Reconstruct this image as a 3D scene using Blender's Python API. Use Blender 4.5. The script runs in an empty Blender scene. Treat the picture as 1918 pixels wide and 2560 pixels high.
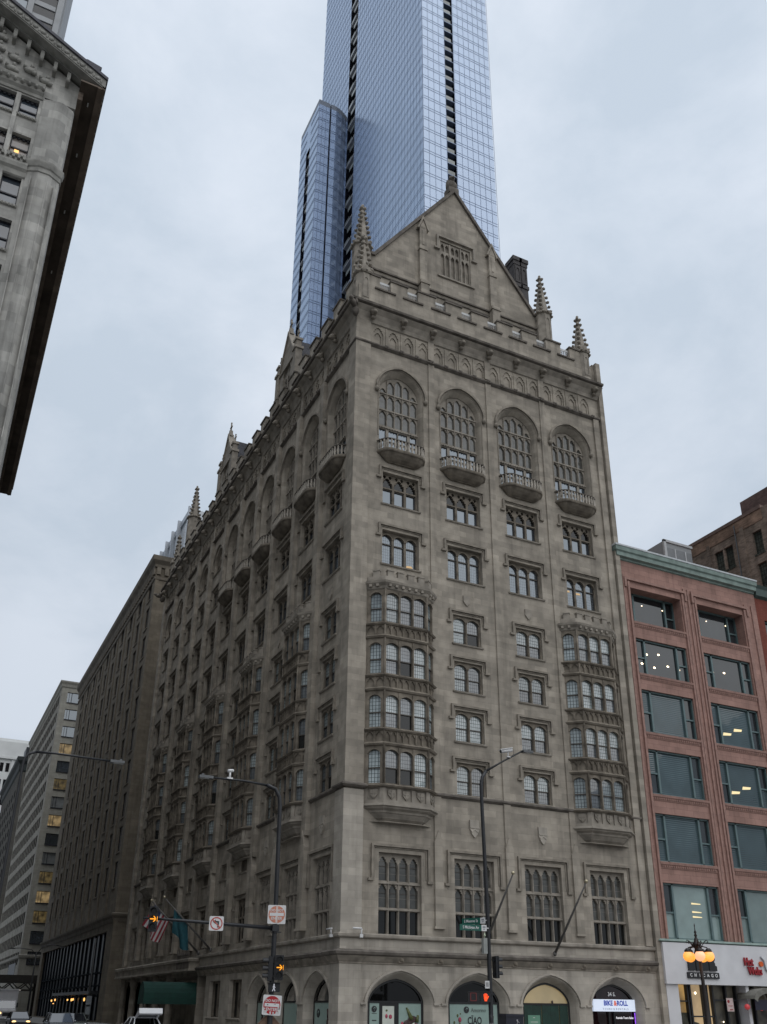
import bpy, math, random
from mathutils import Matrix, Vector
from mathutils.geometry import tessellate_polygon
random.seed(7)
R = math.radians
sc = bpy.context.scene
COL = sc.collection
# ------------------------------------------------------------------ camera
cd = bpy.data.cameras.new("camera"); cam = bpy.data.objects.new("camera", cd); COL.objects.link(cam)
sc.camera = cam
yaw, pit, rol = R(26.0376), R(23.7082), R(0.5736)
fw = Vector((math.sin(yaw)*math.cos(pit), math.cos(yaw)*math.cos(pit), math.sin(pit)))
rt = Vector((math.cos(yaw), -math.sin(yaw), 0)); up = rt.cross(fw)
r2 = math.cos(rol)*rt + math.sin(rol)*up; u2 = -math.sin(rol)*rt + math.cos(rol)*up
mw = Matrix((r2, u2, -fw)).transposed().to_4x4(); mw.translation = (-23.706, -53.717, 2.0)
cam.matrix_world = mw
cd.sensor_fit = 'HORIZONTAL'; cd.sensor_width = 36; cd.lens = 36*2275.8/1918
cd.shift_x = 2.4/1918; cd.shift_y = (1524.6-1280)/1918
cd.clip_start = .1; cd.clip_end = 4000
# ------------------------------------------------------------------ world, sun, exposure
SUN_EL, SUN_AZ = R(56), R(172)
w = bpy.data.worlds.new("World"); sc.world = w; w.use_nodes = True
nt = w.node_tree; nt.nodes.clear(); N = nt.nodes.new; L = nt.links.new
sky = N('ShaderNodeTexSky'); sky.sky_type = 'NISHITA'; sky.sun_disc = False
sky.sun_elevation = SUN_EL; sky.sun_rotation = SUN_AZ; sky.dust_density = 3
b1 = N('ShaderNodeBackground'); b1.inputs[1].default_value = .1; L(sky.outputs[0], b1.inputs[0])
tc = N('ShaderNodeTexCoord'); mp = N('ShaderNodeMapping'); mp.inputs['Scale'].default_value = (1, 1, 1.5); L(tc.outputs['Generated'], mp.inputs[0])
nz = N('ShaderNodeTexNoise'); nz.inputs['Scale'].default_value = 3.4; nz.inputs['Detail'].default_value = 8; nz.inputs['Roughness'].default_value = .58; nz.inputs['Distortion'].default_value = .2
L(mp.outputs[0], nz.inputs['Vector'])
rp = N('ShaderNodeValToRGB'); rp.color_ramp.elements[0].position = .38; rp.color_ramp.elements[0].color = (.535, .612, .705, 1)
rp.color_ramp.elements[1].position = .64; rp.color_ramp.elements[1].color = (.69, .75, .835, 1)
L(nz.outputs[0], rp.inputs[0])
sx = N('ShaderNodeSeparateXYZ'); L(tc.outputs['Generated'], sx.inputs[0])
mr = N('ShaderNodeMapRange'); mr.inputs[1].default_value = .02; mr.inputs[2].default_value = .75; mr.inputs[3].default_value = .80; mr.inputs[4].default_value = 1.03
L(sx.outputs[2], mr.inputs[0])
mm = N('ShaderNodeVectorMath'); mm.operation = 'SCALE'; L(rp.outputs[0], mm.inputs[0]); L(mr.outputs[0], mm.inputs['Scale'])
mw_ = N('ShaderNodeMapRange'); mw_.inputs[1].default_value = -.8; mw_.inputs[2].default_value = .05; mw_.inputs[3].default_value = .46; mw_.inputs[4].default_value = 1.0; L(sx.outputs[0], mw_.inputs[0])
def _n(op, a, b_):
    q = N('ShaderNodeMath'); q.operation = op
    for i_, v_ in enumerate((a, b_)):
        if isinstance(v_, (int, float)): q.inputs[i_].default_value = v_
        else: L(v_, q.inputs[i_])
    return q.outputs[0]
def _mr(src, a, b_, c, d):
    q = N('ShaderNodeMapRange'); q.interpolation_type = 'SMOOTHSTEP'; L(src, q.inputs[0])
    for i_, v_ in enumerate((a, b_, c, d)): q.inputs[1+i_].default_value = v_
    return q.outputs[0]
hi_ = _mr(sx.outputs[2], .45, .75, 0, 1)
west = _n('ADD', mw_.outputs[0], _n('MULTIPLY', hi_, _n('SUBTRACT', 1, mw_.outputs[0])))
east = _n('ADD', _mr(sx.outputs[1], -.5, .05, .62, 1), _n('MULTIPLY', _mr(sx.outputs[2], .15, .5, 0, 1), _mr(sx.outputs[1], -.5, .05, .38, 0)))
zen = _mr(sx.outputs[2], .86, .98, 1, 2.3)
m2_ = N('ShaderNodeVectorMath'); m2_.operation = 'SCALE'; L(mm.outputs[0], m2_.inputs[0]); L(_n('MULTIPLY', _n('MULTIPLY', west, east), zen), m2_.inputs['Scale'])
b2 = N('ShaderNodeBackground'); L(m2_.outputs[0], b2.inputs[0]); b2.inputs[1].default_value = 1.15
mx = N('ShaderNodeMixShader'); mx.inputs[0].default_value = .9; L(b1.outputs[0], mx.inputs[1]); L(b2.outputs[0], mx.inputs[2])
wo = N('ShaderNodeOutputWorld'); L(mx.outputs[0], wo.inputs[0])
sd = bpy.data.lights.new("sun", 'SUN'); sd.energy = 1.4; sd.angle = R(100); sd.color = (1, .965, .91)
so = bpy.data.objects.new("sun", sd); COL.objects.link(so)
so.rotation_euler = Vector((-math.sin(SUN_AZ)*math.cos(SUN_EL), -math.cos(SUN_AZ)*math.cos(SUN_EL), -math.sin(SUN_EL))).to_track_quat('-Z', 'Y').to_euler()
vs = sc.view_settings; vs.view_transform = 'Standard'; vs.look = 'None'; vs.exposure = 0; vs.gamma = 1
sc.render.film_transparent = False
# ------------------------------------------------------------------ materials
MATS = {}
def _mat(name):
    m = bpy.data.materials.new(name); m.use_nodes = True; n = m.node_tree
    return m, n, n.nodes['Principled BSDF'], n.nodes.new, n.links.new
def plain(name, col, rough=.6, metal=0, spec=.5, var=.12, scale=3.0, bump=0):
    m, n, p, N, L = _mat(name)
    p.inputs['Roughness'].default_value = rough; p.inputs['Metallic'].default_value = metal; p.inputs['Specular IOR Level'].default_value = spec
    t = N('ShaderNodeTexCoord'); z = N('ShaderNodeTexNoise'); z.inputs['Scale'].default_value = scale; z.inputs['Detail'].default_value = 5
    L(t.outputs['Object'], z.inputs['Vector'])
    h = N('ShaderNodeMapRange'); h.inputs[1].default_value = .3; h.inputs[2].default_value = .7; h.inputs[3].default_value = 1-var; h.inputs[4].default_value = 1+var
    L(z.outputs[0], h.inputs[0])
    v = N('ShaderNodeVectorMath'); v.operation = 'SCALE'; v.inputs[0].default_value = col; L(h.outputs[0], v.inputs['Scale']); L(v.outputs[0], p.inputs['Base Color'])
    if bump:
        b = N('ShaderNodeBump'); b.inputs['Strength'].default_value = bump; b.inputs['Distance'].default_value = .02; L(z.outputs[0], b.inputs['Height']); L(b.outputs[0], p.inputs['Normal'])
    MATS[name] = m; return m
def masonry(name, col, bw=1.0, bh=.42, var=.16, mortar=.008, stain=.35, mcol=.6, rough=.85, blk=.10):
    """coursed stone or brick on the local x-z plane, with weather stains"""
    m, n, p, N, L = _mat(name); p.inputs['Roughness'].default_value = rough; p.inputs['Specular IOR Level'].default_value = .2
    t = N('ShaderNodeTexCoord'); s = N('ShaderNodeSeparateXYZ'); L(t.outputs['Object'], s.inputs[0])
    a = N('ShaderNodeMath'); a.operation = 'ADD'; L(s.outputs[0], a.inputs[0]); L(s.outputs[1], a.inputs[1])
    c = N('ShaderNodeCombineXYZ'); L(a.outputs[0], c.inputs[0]); L(s.outputs[2], c.inputs[1])
    b = N('ShaderNodeTexBrick'); L(c.outputs[0], b.inputs['Vector']); b.inputs['Scale'].default_value = 1
    b.inputs['Brick Width'].default_value = bw; b.inputs['Row Height'].default_value = bh; b.inputs['Mortar Size'].default_value = mortar; b.inputs['Mortar Smooth'].default_value = .3
    b.inputs['Color1'].default_value = (1-blk, 1-blk, 1-blk, 1); b.inputs['Color2'].default_value = (1+blk, 1+blk*.95, 1+blk*.9, 1); b.inputs['Mortar'].default_value = (mcol, mcol, mcol, 1)
    z = N('ShaderNodeTexNoise'); z.inputs['Scale'].default_value = .35; z.inputs['Detail'].default_value = 7; z.inputs['Roughness'].default_value = .62; L(t.outputs['Object'], z.inputs['Vector'])
    h = N('ShaderNodeMapRange'); h.inputs[1].default_value = .3; h.inputs[2].default_value = .7; h.inputs[3].default_value = 1-var; h.inputs[4].default_value = 1+var; L(z.outputs[0], h.inputs[0])
    # vertical run-off streaks
    mpn = N('ShaderNodeMapping'); mpn.inputs['Scale'].default_value = (1.1, 1.1, .09); L(t.outputs['Object'], mpn.inputs[0])
    z2 = N('ShaderNodeTexNoise'); z2.inputs['Scale'].default_value = 1; z2.inputs['Detail'].default_value = 6; z2.inputs['Roughness'].default_value = .6; L(mpn.outputs[0], z2.inputs['Vector'])
    h2 = N('ShaderNodeMapRange'); h2.inputs[1].default_value = .52; h2.inputs[2].default_value = .78; h2.inputs[3].default_value = 1; h2.inputs[4].default_value = 1-stain; L(z2.outputs[0], h2.inputs[0])
    z4 = N('ShaderNodeTexNoise'); z4.inputs['Scale'].default_value = .9; z4.inputs['Detail'].default_value = 2; L(t.outputs['Object'], z4.inputs['Vector'])
    h4 = N('ShaderNodeMapRange'); h4.inputs[1].default_value = .35; h4.inputs[2].default_value = .65; h4.inputs[3].default_value = 1-var*.5; h4.inputs[4].default_value = 1+var*.5; L(z4.outputs[0], h4.inputs[0])
    k0 = N('ShaderNodeMath'); k0.operation = 'MULTIPLY'; L(h.outputs[0], k0.inputs[0]); L(h4.outputs[0], k0.inputs[1])
    k = N('ShaderNodeMath'); k.operation = 'MULTIPLY'; L(k0.outputs[0], k.inputs[0]); L(h2.outputs[0], k.inputs[1])
    v0 = N('ShaderNodeVectorMath'); v0.operation = 'MULTIPLY'; v0.inputs[0].default_value = col; L(b.outputs['Color'], v0.inputs[1])
    v = N('ShaderNodeVectorMath'); v.operation = 'SCALE'; L(v0.outputs[0], v.inputs[0]); L(k.outputs[0], v.inputs['Scale']); L(v.outputs[0], p.inputs['Base Color'])
    z3 = N('ShaderNodeTexNoise'); z3.inputs['Scale'].default_value = 9; z3.inputs['Detail'].default_value = 4; L(t.outputs['Object'], z3.inputs['Vector'])
    ad = N('ShaderNodeMath'); ad.operation = 'MULTIPLY_ADD'; ad.inputs[1].default_value = .4; L(z3.outputs[0], ad.inputs[0])
    f1 = N('ShaderNodeMath'); f1.operation = 'SUBTRACT'; f1.inputs[0].default_value = 1; L(b.outputs['Fac'], f1.inputs[1]); L(f1.outputs[0], ad.inputs[2])
    bp = N('ShaderNodeBump'); bp.inputs['Strength'].default_value = .35; bp.inputs['Distance'].default_value = .02; L(ad.outputs[0], bp.inputs['Height']); L(bp.outputs[0], p.inputs['Normal'])
    MATS[name] = m; return m
def glass(name, col, refl=.25, tint=(1, 1, 1), rough=.02, grid=None, gcol=(.05, .05, .05), wave=.0, var=.2, vs=.8, fres=.55, ovar=.35):
    """a pane: what stands behind it (blind, curtain, dark room) under a fresnel reflection"""
    m, n, p, N, L = _mat(name); out = n.nodes['Material Output']
    d = N('ShaderNodeBsdfDiffuse'); g = N('ShaderNodeBsdfGlossy'); g.inputs['Roughness'].default_value = rough; g.inputs['Color'].default_value = (*tint, 1)
    t = N('ShaderNodeTexCoord')
    z = N('ShaderNodeTexNoise'); z.inputs['Scale'].default_value = vs; z.inputs['Detail'].default_value = 3; L(t.outputs['Object'], z.inputs['Vector'])
    h = N('ShaderNodeMapRange'); h.inputs[1].default_value = .3; h.inputs[2].default_value = .7; h.inputs[3].default_value = 1-var; h.inputs[4].default_value = 1+var; L(z.outputs[0], h.inputs[0])
    v = N('ShaderNodeVectorMath'); v.operation = 'SCALE'; v.inputs[0].default_value = col; L(h.outputs[0], v.inputs['Scale'])
    oi = N('ShaderNodeObjectInfo'); om = N('ShaderNodeMapRange'); om.inputs[3].default_value = 1-ovar; om.inputs[4].default_value = 1+ovar; L(oi.outputs['Random'], om.inputs[0])
    v2 = N('ShaderNodeVectorMath'); v2.operation = 'SCALE'; L(v.outputs[0], v2.inputs[0]); L(om.outputs[0], v2.inputs['Scale'])
    csrc = v2.outputs[0]
    fr = N('ShaderNodeLayerWeight'); fr.inputs['Blend'].default_value = .25
    ma = N('ShaderNodeMath'); ma.operation = 'MULTIPLY_ADD'; ma.inputs[1].default_value = fres; ma.inputs[2].default_value = refl; L(fr.outputs['Fresnel'], ma.inputs[0]); ma.use_clamp = True
    fac = ma.outputs[0]
    if grid:
        s = N('ShaderNodeSeparateXYZ'); L(t.outputs['Object'], s.inputs[0]); c = N('ShaderNodeCombineXYZ')
        a2 = N('ShaderNodeMath'); a2.operation = 'ADD'; a2.inputs[1].default_value = 50; L(s.outputs[0], a2.inputs[0])
        L(a2.outputs[0], c.inputs[0]); L(s.outputs[2], c.inputs[1])
        b = N('ShaderNodeTexBrick'); b.offset = 0; b.squash = 1; b.inputs['Scale'].default_value = 1; b.inputs['Brick Width'].default_value = grid[0]; b.inputs['Row Height'].default_value = grid[1]; b.inputs['Mortar Size'].default_value = grid[2]; b.inputs['Mortar Smooth'].default_value = 0
        L(c.outputs[0], b.inputs['Vector'])
        mxc = N('ShaderNodeMix'); mxc.data_type = 'RGBA'; L(b.outputs['Fac'], mxc.inputs[0]); L(csrc, mxc.inputs[6]); mxc.inputs[7].default_value = (*gcol, 1); csrc = mxc.outputs[2]
        im = N('ShaderNodeMath'); im.operation = 'SUBTRACT'; im.inputs[0].default_value = 1; L(b.outputs['Fac'], im.inputs[1])
        fm = N('ShaderNodeMath'); fm.operation = 'MULTIPLY'; L(im.outputs[0], fm.inputs[0]); L(fac, fm.inputs[1]); fac = fm.outputs[0]
    if wave:
        z2 = N('ShaderNodeTexNoise'); z2.inputs['Scale'].default_value = .6; z2.inputs['Detail'].default_value = 1; L(t.outputs['Object'], z2.inputs['Vector'])
        bp = N('ShaderNodeBump'); bp.inputs['Strength'].default_value = wave; bp.inputs['Distance'].default_value = .05; L(z2.outputs[0], bp.inputs['Height']); L(bp.outputs[0], g.inputs['Normal'])
    L(csrc, d.inputs['Color'])
    mix = N('ShaderNodeMixShader'); L(fac, mix.inputs[0]); L(d.outputs[0], mix.inputs[1]); L(g.outputs[0], mix.inputs[2]); L(mix.outputs[0], out.inputs['Surface'])
    n.nodes.remove(p); MATS[name] = m; return m
def glow(name, col, strength, base=(.02, .02, .02), var=.0, scale=2):
    m, n, p, N, L = _mat(name); p.inputs['Base Color'].default_value = (*base, 1); p.inputs['Roughness'].default_value = .4
    p.inputs['Emission Color'].default_value = (*col, 1); p.inputs['Emission Strength'].default_value = strength
    if var:
        t = N('ShaderNodeTexCoord'); z = N('ShaderNodeTexNoise'); z.inputs['Scale'].default_value = scale; z.inputs['Detail'].default_value = 4; L(t.outputs['Object'], z.inputs['Vector'])
        h = N('ShaderNodeMapRange'); h.inputs[1].default_value = .35; h.inputs[2].default_value = .65; h.inputs[3].default_value = strength*(1-var); h.inputs[4].default_value = strength*(1+var); L(z.outputs[0], h.inputs[0]); L(h.outputs[0], p.inputs['Emission Strength'])
    MATS[name] = m; return m
STONE = masonry('limestone_ashlar', (.305, .274, .231), 1.15, .46, .26, .008, .42, .8, blk=.15)
STONEL = masonry('limestone_ashlar_lower', (.375, .343, .298), 1.0, .46, .2, .007, .38, .8, blk=.12)
TRIMO = plain('limestone_oriel_carving', (.178, .155, .126), .9, var=.4, scale=1.5, bump=.35, spec=.2)
TRIM = plain('limestone_carved', (.275, .248, .212), .85, var=.30, scale=1.3, bump=.3, spec=.2)
TRIMD = plain('limestone_sooty', (.135, .120, .105), .9, var=.35, scale=1.6, bump=.4, spec=.2)
SLATE = masonry('slate_roof', (.055, .055, .062), .5, .3, .2, .03, .2, .4)
BRONZE = plain('dark_metal', (.020, .022, .026), .45, metal=.3, var=.15)
G_DARK = glass('glass_dark_room', (.012, .013, .013), .03, rough=.04)
G_BLIND = glass('glass_grey_blind', (.085, .085, .078), .05, var=.25, vs=1.4, rough=.08, grid=(5, .75, .018), gcol=(.16, .155, .14))
G_SKY = glass('glass_reflecting', (.045, .055, .068), .17, tint=(.85, .93, 1.0), wave=.15, fres=.4)
G_SKYL = glass('glass_reflecting_leaded', (.05, .06, .07), .18, tint=(.85, .93, 1.0), fres=.4, wave=.15, grid=(.17, .24, .008), gcol=(.16, .17, .18))
G_CURT = glass('glass_leaded_curtain', (.30, .345, .35), .12, grid=(.17, .26, .014), gcol=(.04, .045, .05), var=.25, vs=1.2)
G_HALF = glass('glass_leaded_dim', (.10, .115, .125), .13, grid=(.17, .26, .010), gcol=(.03, .03, .035), var=.4, vs=1.2)
SASH = plain('sash_bronze', (.07, .062, .052), .6, var=.2)
# ------------------------------------------------------------------ mesh builder
class M:
    def __init__(s): s.v = []; s.f = []; s.m = []; s.mi = 0; s.T = None; s.sm = set()
    def P(s, p):
        p = Vector(p)
        if s.T is not None: p = s.T @ p
        s.v.append(tuple(p)); return len(s.v)-1
    def face(s, pts): s.F([s.P(p) for p in pts])
    def F(s, idx, smooth=False):
        s.f.append(idx); s.m.append(s.mi)
        if smooth: s.sm.add(len(s.f)-1)
    def box(s, x0, x1, y0, y1, z0, z1):
        i = [s.P(p) for p in ((x0,y0,z0),(x1,y0,z0),(x1,y1,z0),(x0,y1,z0),(x0,y0,z1),(x1,y0,z1),(x1,y1,z1),(x0,y1,z1))]
        for q in ((3,2,1,0),(4,5,6,7),(0,1,5,4),(1,2,6,5),(2,3,7,6),(3,0,4,7)): s.F([i[a] for a in q])
    def cbox(s, x, y, z, a, b, c): s.box(x-a/2, x+a/2, y-b/2, y+b/2, z-c/2, z+c/2)
    def prism(s, pts, y0, y1):
        """polygon in x-z extruded along y"""
        n = len(pts); A = [s.P((x, y0, z)) for x, z in pts]; B = [s.P((x, y1, z)) for x, z in pts]
        s.F(A); s.F(B[::-1])
        for i in range(n): j = (i+1) % n; s.F([A[j], A[i], B[i], B[j]])
    def prismz(s, pts, z0, z1):
        n = len(pts); A = [s.P((x, y, z0)) for x, y in pts]; B = [s.P((x, y, z1)) for x, y in pts]
        s.F(A[::-1]); s.F(B)
        for i in range(n): j = (i+1) % n; s.F([A[i], A[j], B[j], B[i]])
    def plate(s, outline, holes, y0, y1, back=False, rim=True, hrim=True):
        polys = [outline]+holes
        tri = tessellate_polygon([[Vector((x, z, 0)) for x, z in p] for p in polys])
        flat = [p for q in polys for p in q]
        A = [s.P((x, y0, z)) for x, z in flat]
        for t in tri: s.F([A[i] for i in t])
        if y1 is None: return
        B = [s.P((x, y1, z)) for x, z in flat]
        if back:
            for t in tri: s.F([B[i] for i in t[::-1]])
        o = 0
        for k, p in enumerate(polys):
            n = len(p)
            if (k == 0 and rim) or (k > 0 and hrim):
                for i in range(n): j = (i+1) % n; s.F([A[o+i], A[o+j], B[o+j], B[o+i]])
            o += n
    def ring(s, pa, pb, ya, yb):
        """strip between two open polylines in x-z at depths ya, yb"""
        A = [s.P((x, ya, z)) for x, z in pa]; B = [s.P((x, yb, z)) for x, z in pb]
        for i in range(len(pa)-1): s.F([A[i], A[i+1], B[i+1], B[i]])
    def mould(s, pts, wd, y0, y1):
        """moulding band following an open polyline in x-z, width outward (left normal)"""
        n = len(pts); off = []
        for i in range(n):
            a = Vector(pts[max(i-1, 0)]); b = Vector(pts[min(i+1, n-1)]); p = Vector(pts[i])
            d1 = (p-a).normalized() if i > 0 else (b-p).normalized(); d2 = (b-p).normalized() if i < n-1 else d1
            n1 = Vector((-d1.y, d1.x)); n2 = Vector((-d2.y, d2.x)); q = n1+n2
            q = q*(2/max(q.length_squared, .3)) if q.length > .2 else n1
            off.append(tuple(p+q*wd))
        s.ring(pts, off, y0, y0); s.ring(pts, pts, y0, y1); s.ring(off, off, y0, y1)
        for e in (0, -1):
            a, b = pts[e], off[e]; s.face([(a[0], y0, a[1]), (b[0], y0, b[1]), (b[0], y1, b[1]), (a[0], y1, a[1])])
    def sweep(s, path, prof, cap=True):
        """profile (outward, z) swept along a plan path with mitres"""
        n = len(path); rows = []
        for i in range(n):
            p = Vector(path[i]); a = Vector(path[max(i-1, 0)]); b = Vector(path[min(i+1, n-1)])
            d1 = (p-a).normalized() if i > 0 else (b-p).normalized(); d2 = (b-p).normalized() if i < n-1 else d1
            n1 = Vector((d1.y, -d1.x)); n2 = Vector((d2.y, -d2.x)); q = n1+n2; q = q*(2/max(q.length_squared, .4))
            rows.append([s.P((p.x+q.x*o, p.y+q.y*o, z)) for o, z in prof])
        for i in range(n-1):
            for j in range(len(prof)-1): s.F([rows[i][j], rows[i+1][j], rows[i+1][j+1], rows[i][j+1]])
        if cap: s.F(rows[0][:]); s.F(rows[-1][::-1])
    def lathe(s, prof, n=10, cx=0, cy=0, cap=True, rot=0, smooth=True):
        rows = []
        for r, z in prof: rows.append([s.P((cx+r*math.cos(rot+2*math.pi*k/n), cy+r*math.sin(rot+2*math.pi*k/n), z)) for k in range(n)])
        for i in range(len(prof)-1):
            for k in range(n): j = (k+1) % n; s.F([rows[i][k], rows[i][j], rows[i+1][j], rows[i+1][k]], smooth)
        if cap: s.F(rows[0][::-1]); s.F(rows[-1])
    def tube(s, pts, rad, n=8, cap=True):
        pts = [Vector(p) for p in pts]; m = len(pts); rad = rad if isinstance(rad, (list, tuple)) else [rad]*m; rows = []
        ref = Vector((0, 0, 1))
        for i in range(m):
            d = (pts[min(i+1, m-1)]-pts[max(i-1, 0)]).normalized()
            if abs(d.dot(ref)) > .95: ref = Vector((1, 0, 0)) if abs(d.x) < .9 else Vector((0, 1, 0))
            a = d.cross(ref).normalized(); b = d.cross(a); ref = a.cross(d) if abs(d.z) < .9 else ref
            rows.append([s.P(pts[i]+(a*math.cos(2*math.pi*k/n)+b*math.sin(2*math.pi*k/n))*rad[i]) for k in range(n)])
        for i in range(m-1):
            for k in range(n): j = (k+1) % n; s.F([rows[i][k], rows[i][j], rows[i+1][j], rows[i+1][k]], True)
        if cap: s.F(rows[0][::-1]); s.F(rows[-1])
    def blob(s, x, y, z, rx, ry, rz, n=7, m=5, jit=.0, rnd=None):
        rnd = rnd or random
        rows = []
        for i in range(1, m):
            th = math.pi*i/m
            rows.append([s.P((x+rx*(1+jit*rnd.uniform(-1, 1))*math.sin(th)*math.cos(2*math.pi*k/n), y+ry*(1+jit*rnd.uniform(-1, 1))*math.sin(th)*math.sin(2*math.pi*k/n), z+rz*math.cos(th))) for k in range(n)])
        t = s.P((x, y, z+rz)); b = s.P((x, y, z-rz))
        for k in range(n):
            j = (k+1) % n; s.F([t, rows[0][k], rows[0][j]], True); s.F([b, rows[-1][j], rows[-1][k]], True)
            for i in range(m-2): s.F([rows[i][k], rows[i+1][k], rows[i+1][j], rows[i][j]], True)
    def mesh(s, name, mats):
        me = bpy.data.meshes.new(name); me.from_pydata(s.v, [], s.f)
        mats = mats if isinstance(mats, (list, tuple)) else [mats]
        for x in mats: me.materials.append(x)
        me.polygons.foreach_set('material_index', s.m)
        me.polygons.foreach_set('use_smooth', [i in s.sm for i in range(len(s.f))])
        me.update(); return me
def put(name, me, parent=None, loc=(0, 0, 0), rz=0, label=None, kind=None):
    o = bpy.data.objects.new(name, me); COL.objects.link(o); o.parent = parent; o.location = loc; o.rotation_euler = (0, 0, rz)
    if label: o['label'] = label
    if kind: o['kind'] = kind
    return o
def obj(name, m, mats, parent=None, loc=(0, 0, 0), rz=0, label=None): return put(name, m.mesh(name, mats), parent, loc, rz, label)
def thing(name, label, cat, loc=(0, 0, 0), rz=0, group=None):
    o = bpy.data.objects.new(name, None); COL.objects.link(o); o.location = loc; o.rotation_euler = (0, 0, rz); o.empty_display_size = .5
    o['label'] = label; o['category'] = cat
    if group: o['group'] = group
    return o
def tag(o, label, cat, group=None):
    o['label'] = label; o['category'] = cat
    if group: o['group'] = group
    return o
def copytree(o, parent=None):
    c = o.copy(); COL.objects.link(c); c.parent = parent
    for ch in [x for x in bpy.data.objects if x.parent == o]: copytree(ch, c)
    return c
def text_mesh(txt, size, depth=.01, align='CENTER', sx=1.0, bold=0.0):
    cu = bpy.data.curves.new('lettering', 'FONT'); cu.body = txt; cu.size = size; cu.align_x = align; cu.align_y = 'CENTER'; cu.extrude = depth/2; cu.offset = bold; cu.resolution_u = 3
    o = bpy.data.objects.new('tmp', cu); COL.objects.link(o)
    me = bpy.data.meshes.new_from_object(o.evaluated_get(bpy.context.evaluated_depsgraph_get()))
    bpy.data.objects.remove(o); bpy.data.curves.remove(cu)
    for v in me.vertices: x, y, z = v.co; v.co = (x*sx, -z, y)     # stands in x-z, faces -y
    return me
def text(txt, size, mat, parent, loc, rz=0, sx=1.0, bold=0.0, depth=.01, name='lettering', align='CENTER'):
    me = text_mesh(txt, size, depth, align, sx, bold); me.materials.clear(); me.materials.append(mat)
    return put(name, me, parent, loc, rz)
# ------------------------------------------------------------------ arch shapes (open polylines, left spring to right spring)
def tudor(cx, wd, zs, rise, n=9):
    pts = []
    for i in range(2*n+1):
        a = math.pi*i/(2*n); t = -math.cos(a)
        s = 1-abs(t)
        z = rise*(.80*max(0, 1-abs(t)**2.3)**.58+.20*s)
        pts.append((cx+wd/2*t, zs+z))
    return pts
def lancet(cx, wd, zs, rise, n=4, cusp=0.0):
    pts = []
    for i in range(n+1):
        s = i/n; a = s*math.pi/2
        x = -wd/2*math.cos(a)**.9 if s < 1 else 0; z = rise*(.75*math.sin(a)+.25*s)
        pts.append((x, z))
    if cusp:
        q = []
        for i in range(len(pts)-1):
            q.append(pts[i]); mx_, mz_ = (pts[i][0]+pts[i+1][0])/2, (pts[i][1]+pts[i+1][1])/2
            if i in (1, 2): q.append((mx_*(1-cusp), mz_*(1-cusp*.5)))
        q.append(pts[-1]); pts = q
    full = pts+[(-x, z) for x, z in pts[-2::-1]]
    return [(cx+x, zs+z) for x, z in full]
def rect(x0, x1, z0, z1): return [(x0, z0), (x1, z0), (x1, z1), (x0, z1)]
def light(cx, wd, z0, zs, rise, cusp=.0, fn=lancet): return [(cx-wd/2, z0), (cx+wd/2, z0)]+fn(cx, wd, zs, rise, **({'cusp': cusp} if fn is lancet else {'n': 4}))[::-1]
# ================================================================== STONE CLUBHOUSE
club = thing('stone_clubhouse', 'tall grey limestone corner clubhouse with gothic tracery, oriels, balconies and a steep gable', 'building')
WN = {}
TRIMW = plain('limestone_hood', (.235, .209, .175), .9, var=.35, scale=1.5, bump=.3, spec=.2)
def win(kind, key, frame, pane, pmats, hood=None, sill=None):
    WN[key] = (kind, frame.mesh(kind, [TRIM if kind in ('tall_window', 'hall_window') else TRIMO, SASH]), pane.mesh('pane', pmats), hood.mesh('hood_mould', TRIMW) if hood else None, sill.mesh('sill', TRIM) if sill else None)
def place_win(key, x, z, parent, rz, label=None):
    kind, fm, pm, hm, sm = WN[key]; c, s = math.cos(rz), math.sin(rz)
    o = put(kind, fm, parent, (x*c, x*s, z), rz, label)
    put('pane', pm, o)
    if hm: put('hood_mould', hm, o)
    if sm: put('sill', sm, o)
    return o
def sq_hood(hw, top, drop, wd=.15, pr=.17):
    m = M(); m.mould([(-hw, drop), (-hw, top), (hw, top), (hw, drop)], wd, -pr, .0)
    m.mould([(-hw+.12, drop+.1), (-hw+.12, top-.1), (hw-.12, top-.1), (hw-.12, drop+.1)], .07, -.06, .0)
    for s in (-1, 1): m.box(s*(hw+.16)-.2, s*(hw+.16)+.2, -pr-.01, 0, drop-.14, drop+.02)
    return m
def lights_x(w, n, mul, jamb):
    lw = (w-2*jamb-(n-1)*mul)/n
    return lw, [-w/2+jamb+lw/2+i*(lw+mul) for i in range(n)]
def pane_rects(rects):
    m = M()
    for x0, x1, z0, z1, y, mi in rects: m.mi = mi; m.face([(x0, y, z0), (x1, y, z0), (x1, y, z1), (x0, y, z1)])
    return m
def std_sill(w): m = M(); m.sweep([(-w/2-.15, 0), (w/2+.15, 0)], [(0, -.14), (.1, -.12), (.14, -.02), (0, .04)]); return m
# --- tall second-floor window
W, Hh = 3.1, 5.02; lw, xs = lights_x(W, 4, .13, .12); f = M(); holes = []
for x in xs: holes += [rect(x-lw/2, x+lw/2, .06, 1.46), light(x, lw, 1.66, 2.62, .48, .22), light(x, lw, 3.3, 4.28, .52, .22)]
f.plate(rect(-W/2, W/2, 0, Hh), holes, .30, .46, rim=False)
for x in xs[:-1]: f.box(x+lw/2+.035, x+lw/2+.095, .22, .30, 0, 4.4)
for z in (1.56, 3.16): f.box(-W/2, W/2, .2, .298, z-.06, z+.05)
f.mi = 1
for x in xs:
    for z in (2.55, 4.2): f.box(x-lw/2, x+lw/2, .40, .43, z-.02, z+.02)
win('tall_window', 'tall', f, pane_rects([(-W/2, W/2, 0, 1.56, .45, 0), (-W/2, W/2, 1.56, Hh, .45, 1)]), [G_DARK, G_BLIND], sq_hood(1.98, 5.38, 3.35))
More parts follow.
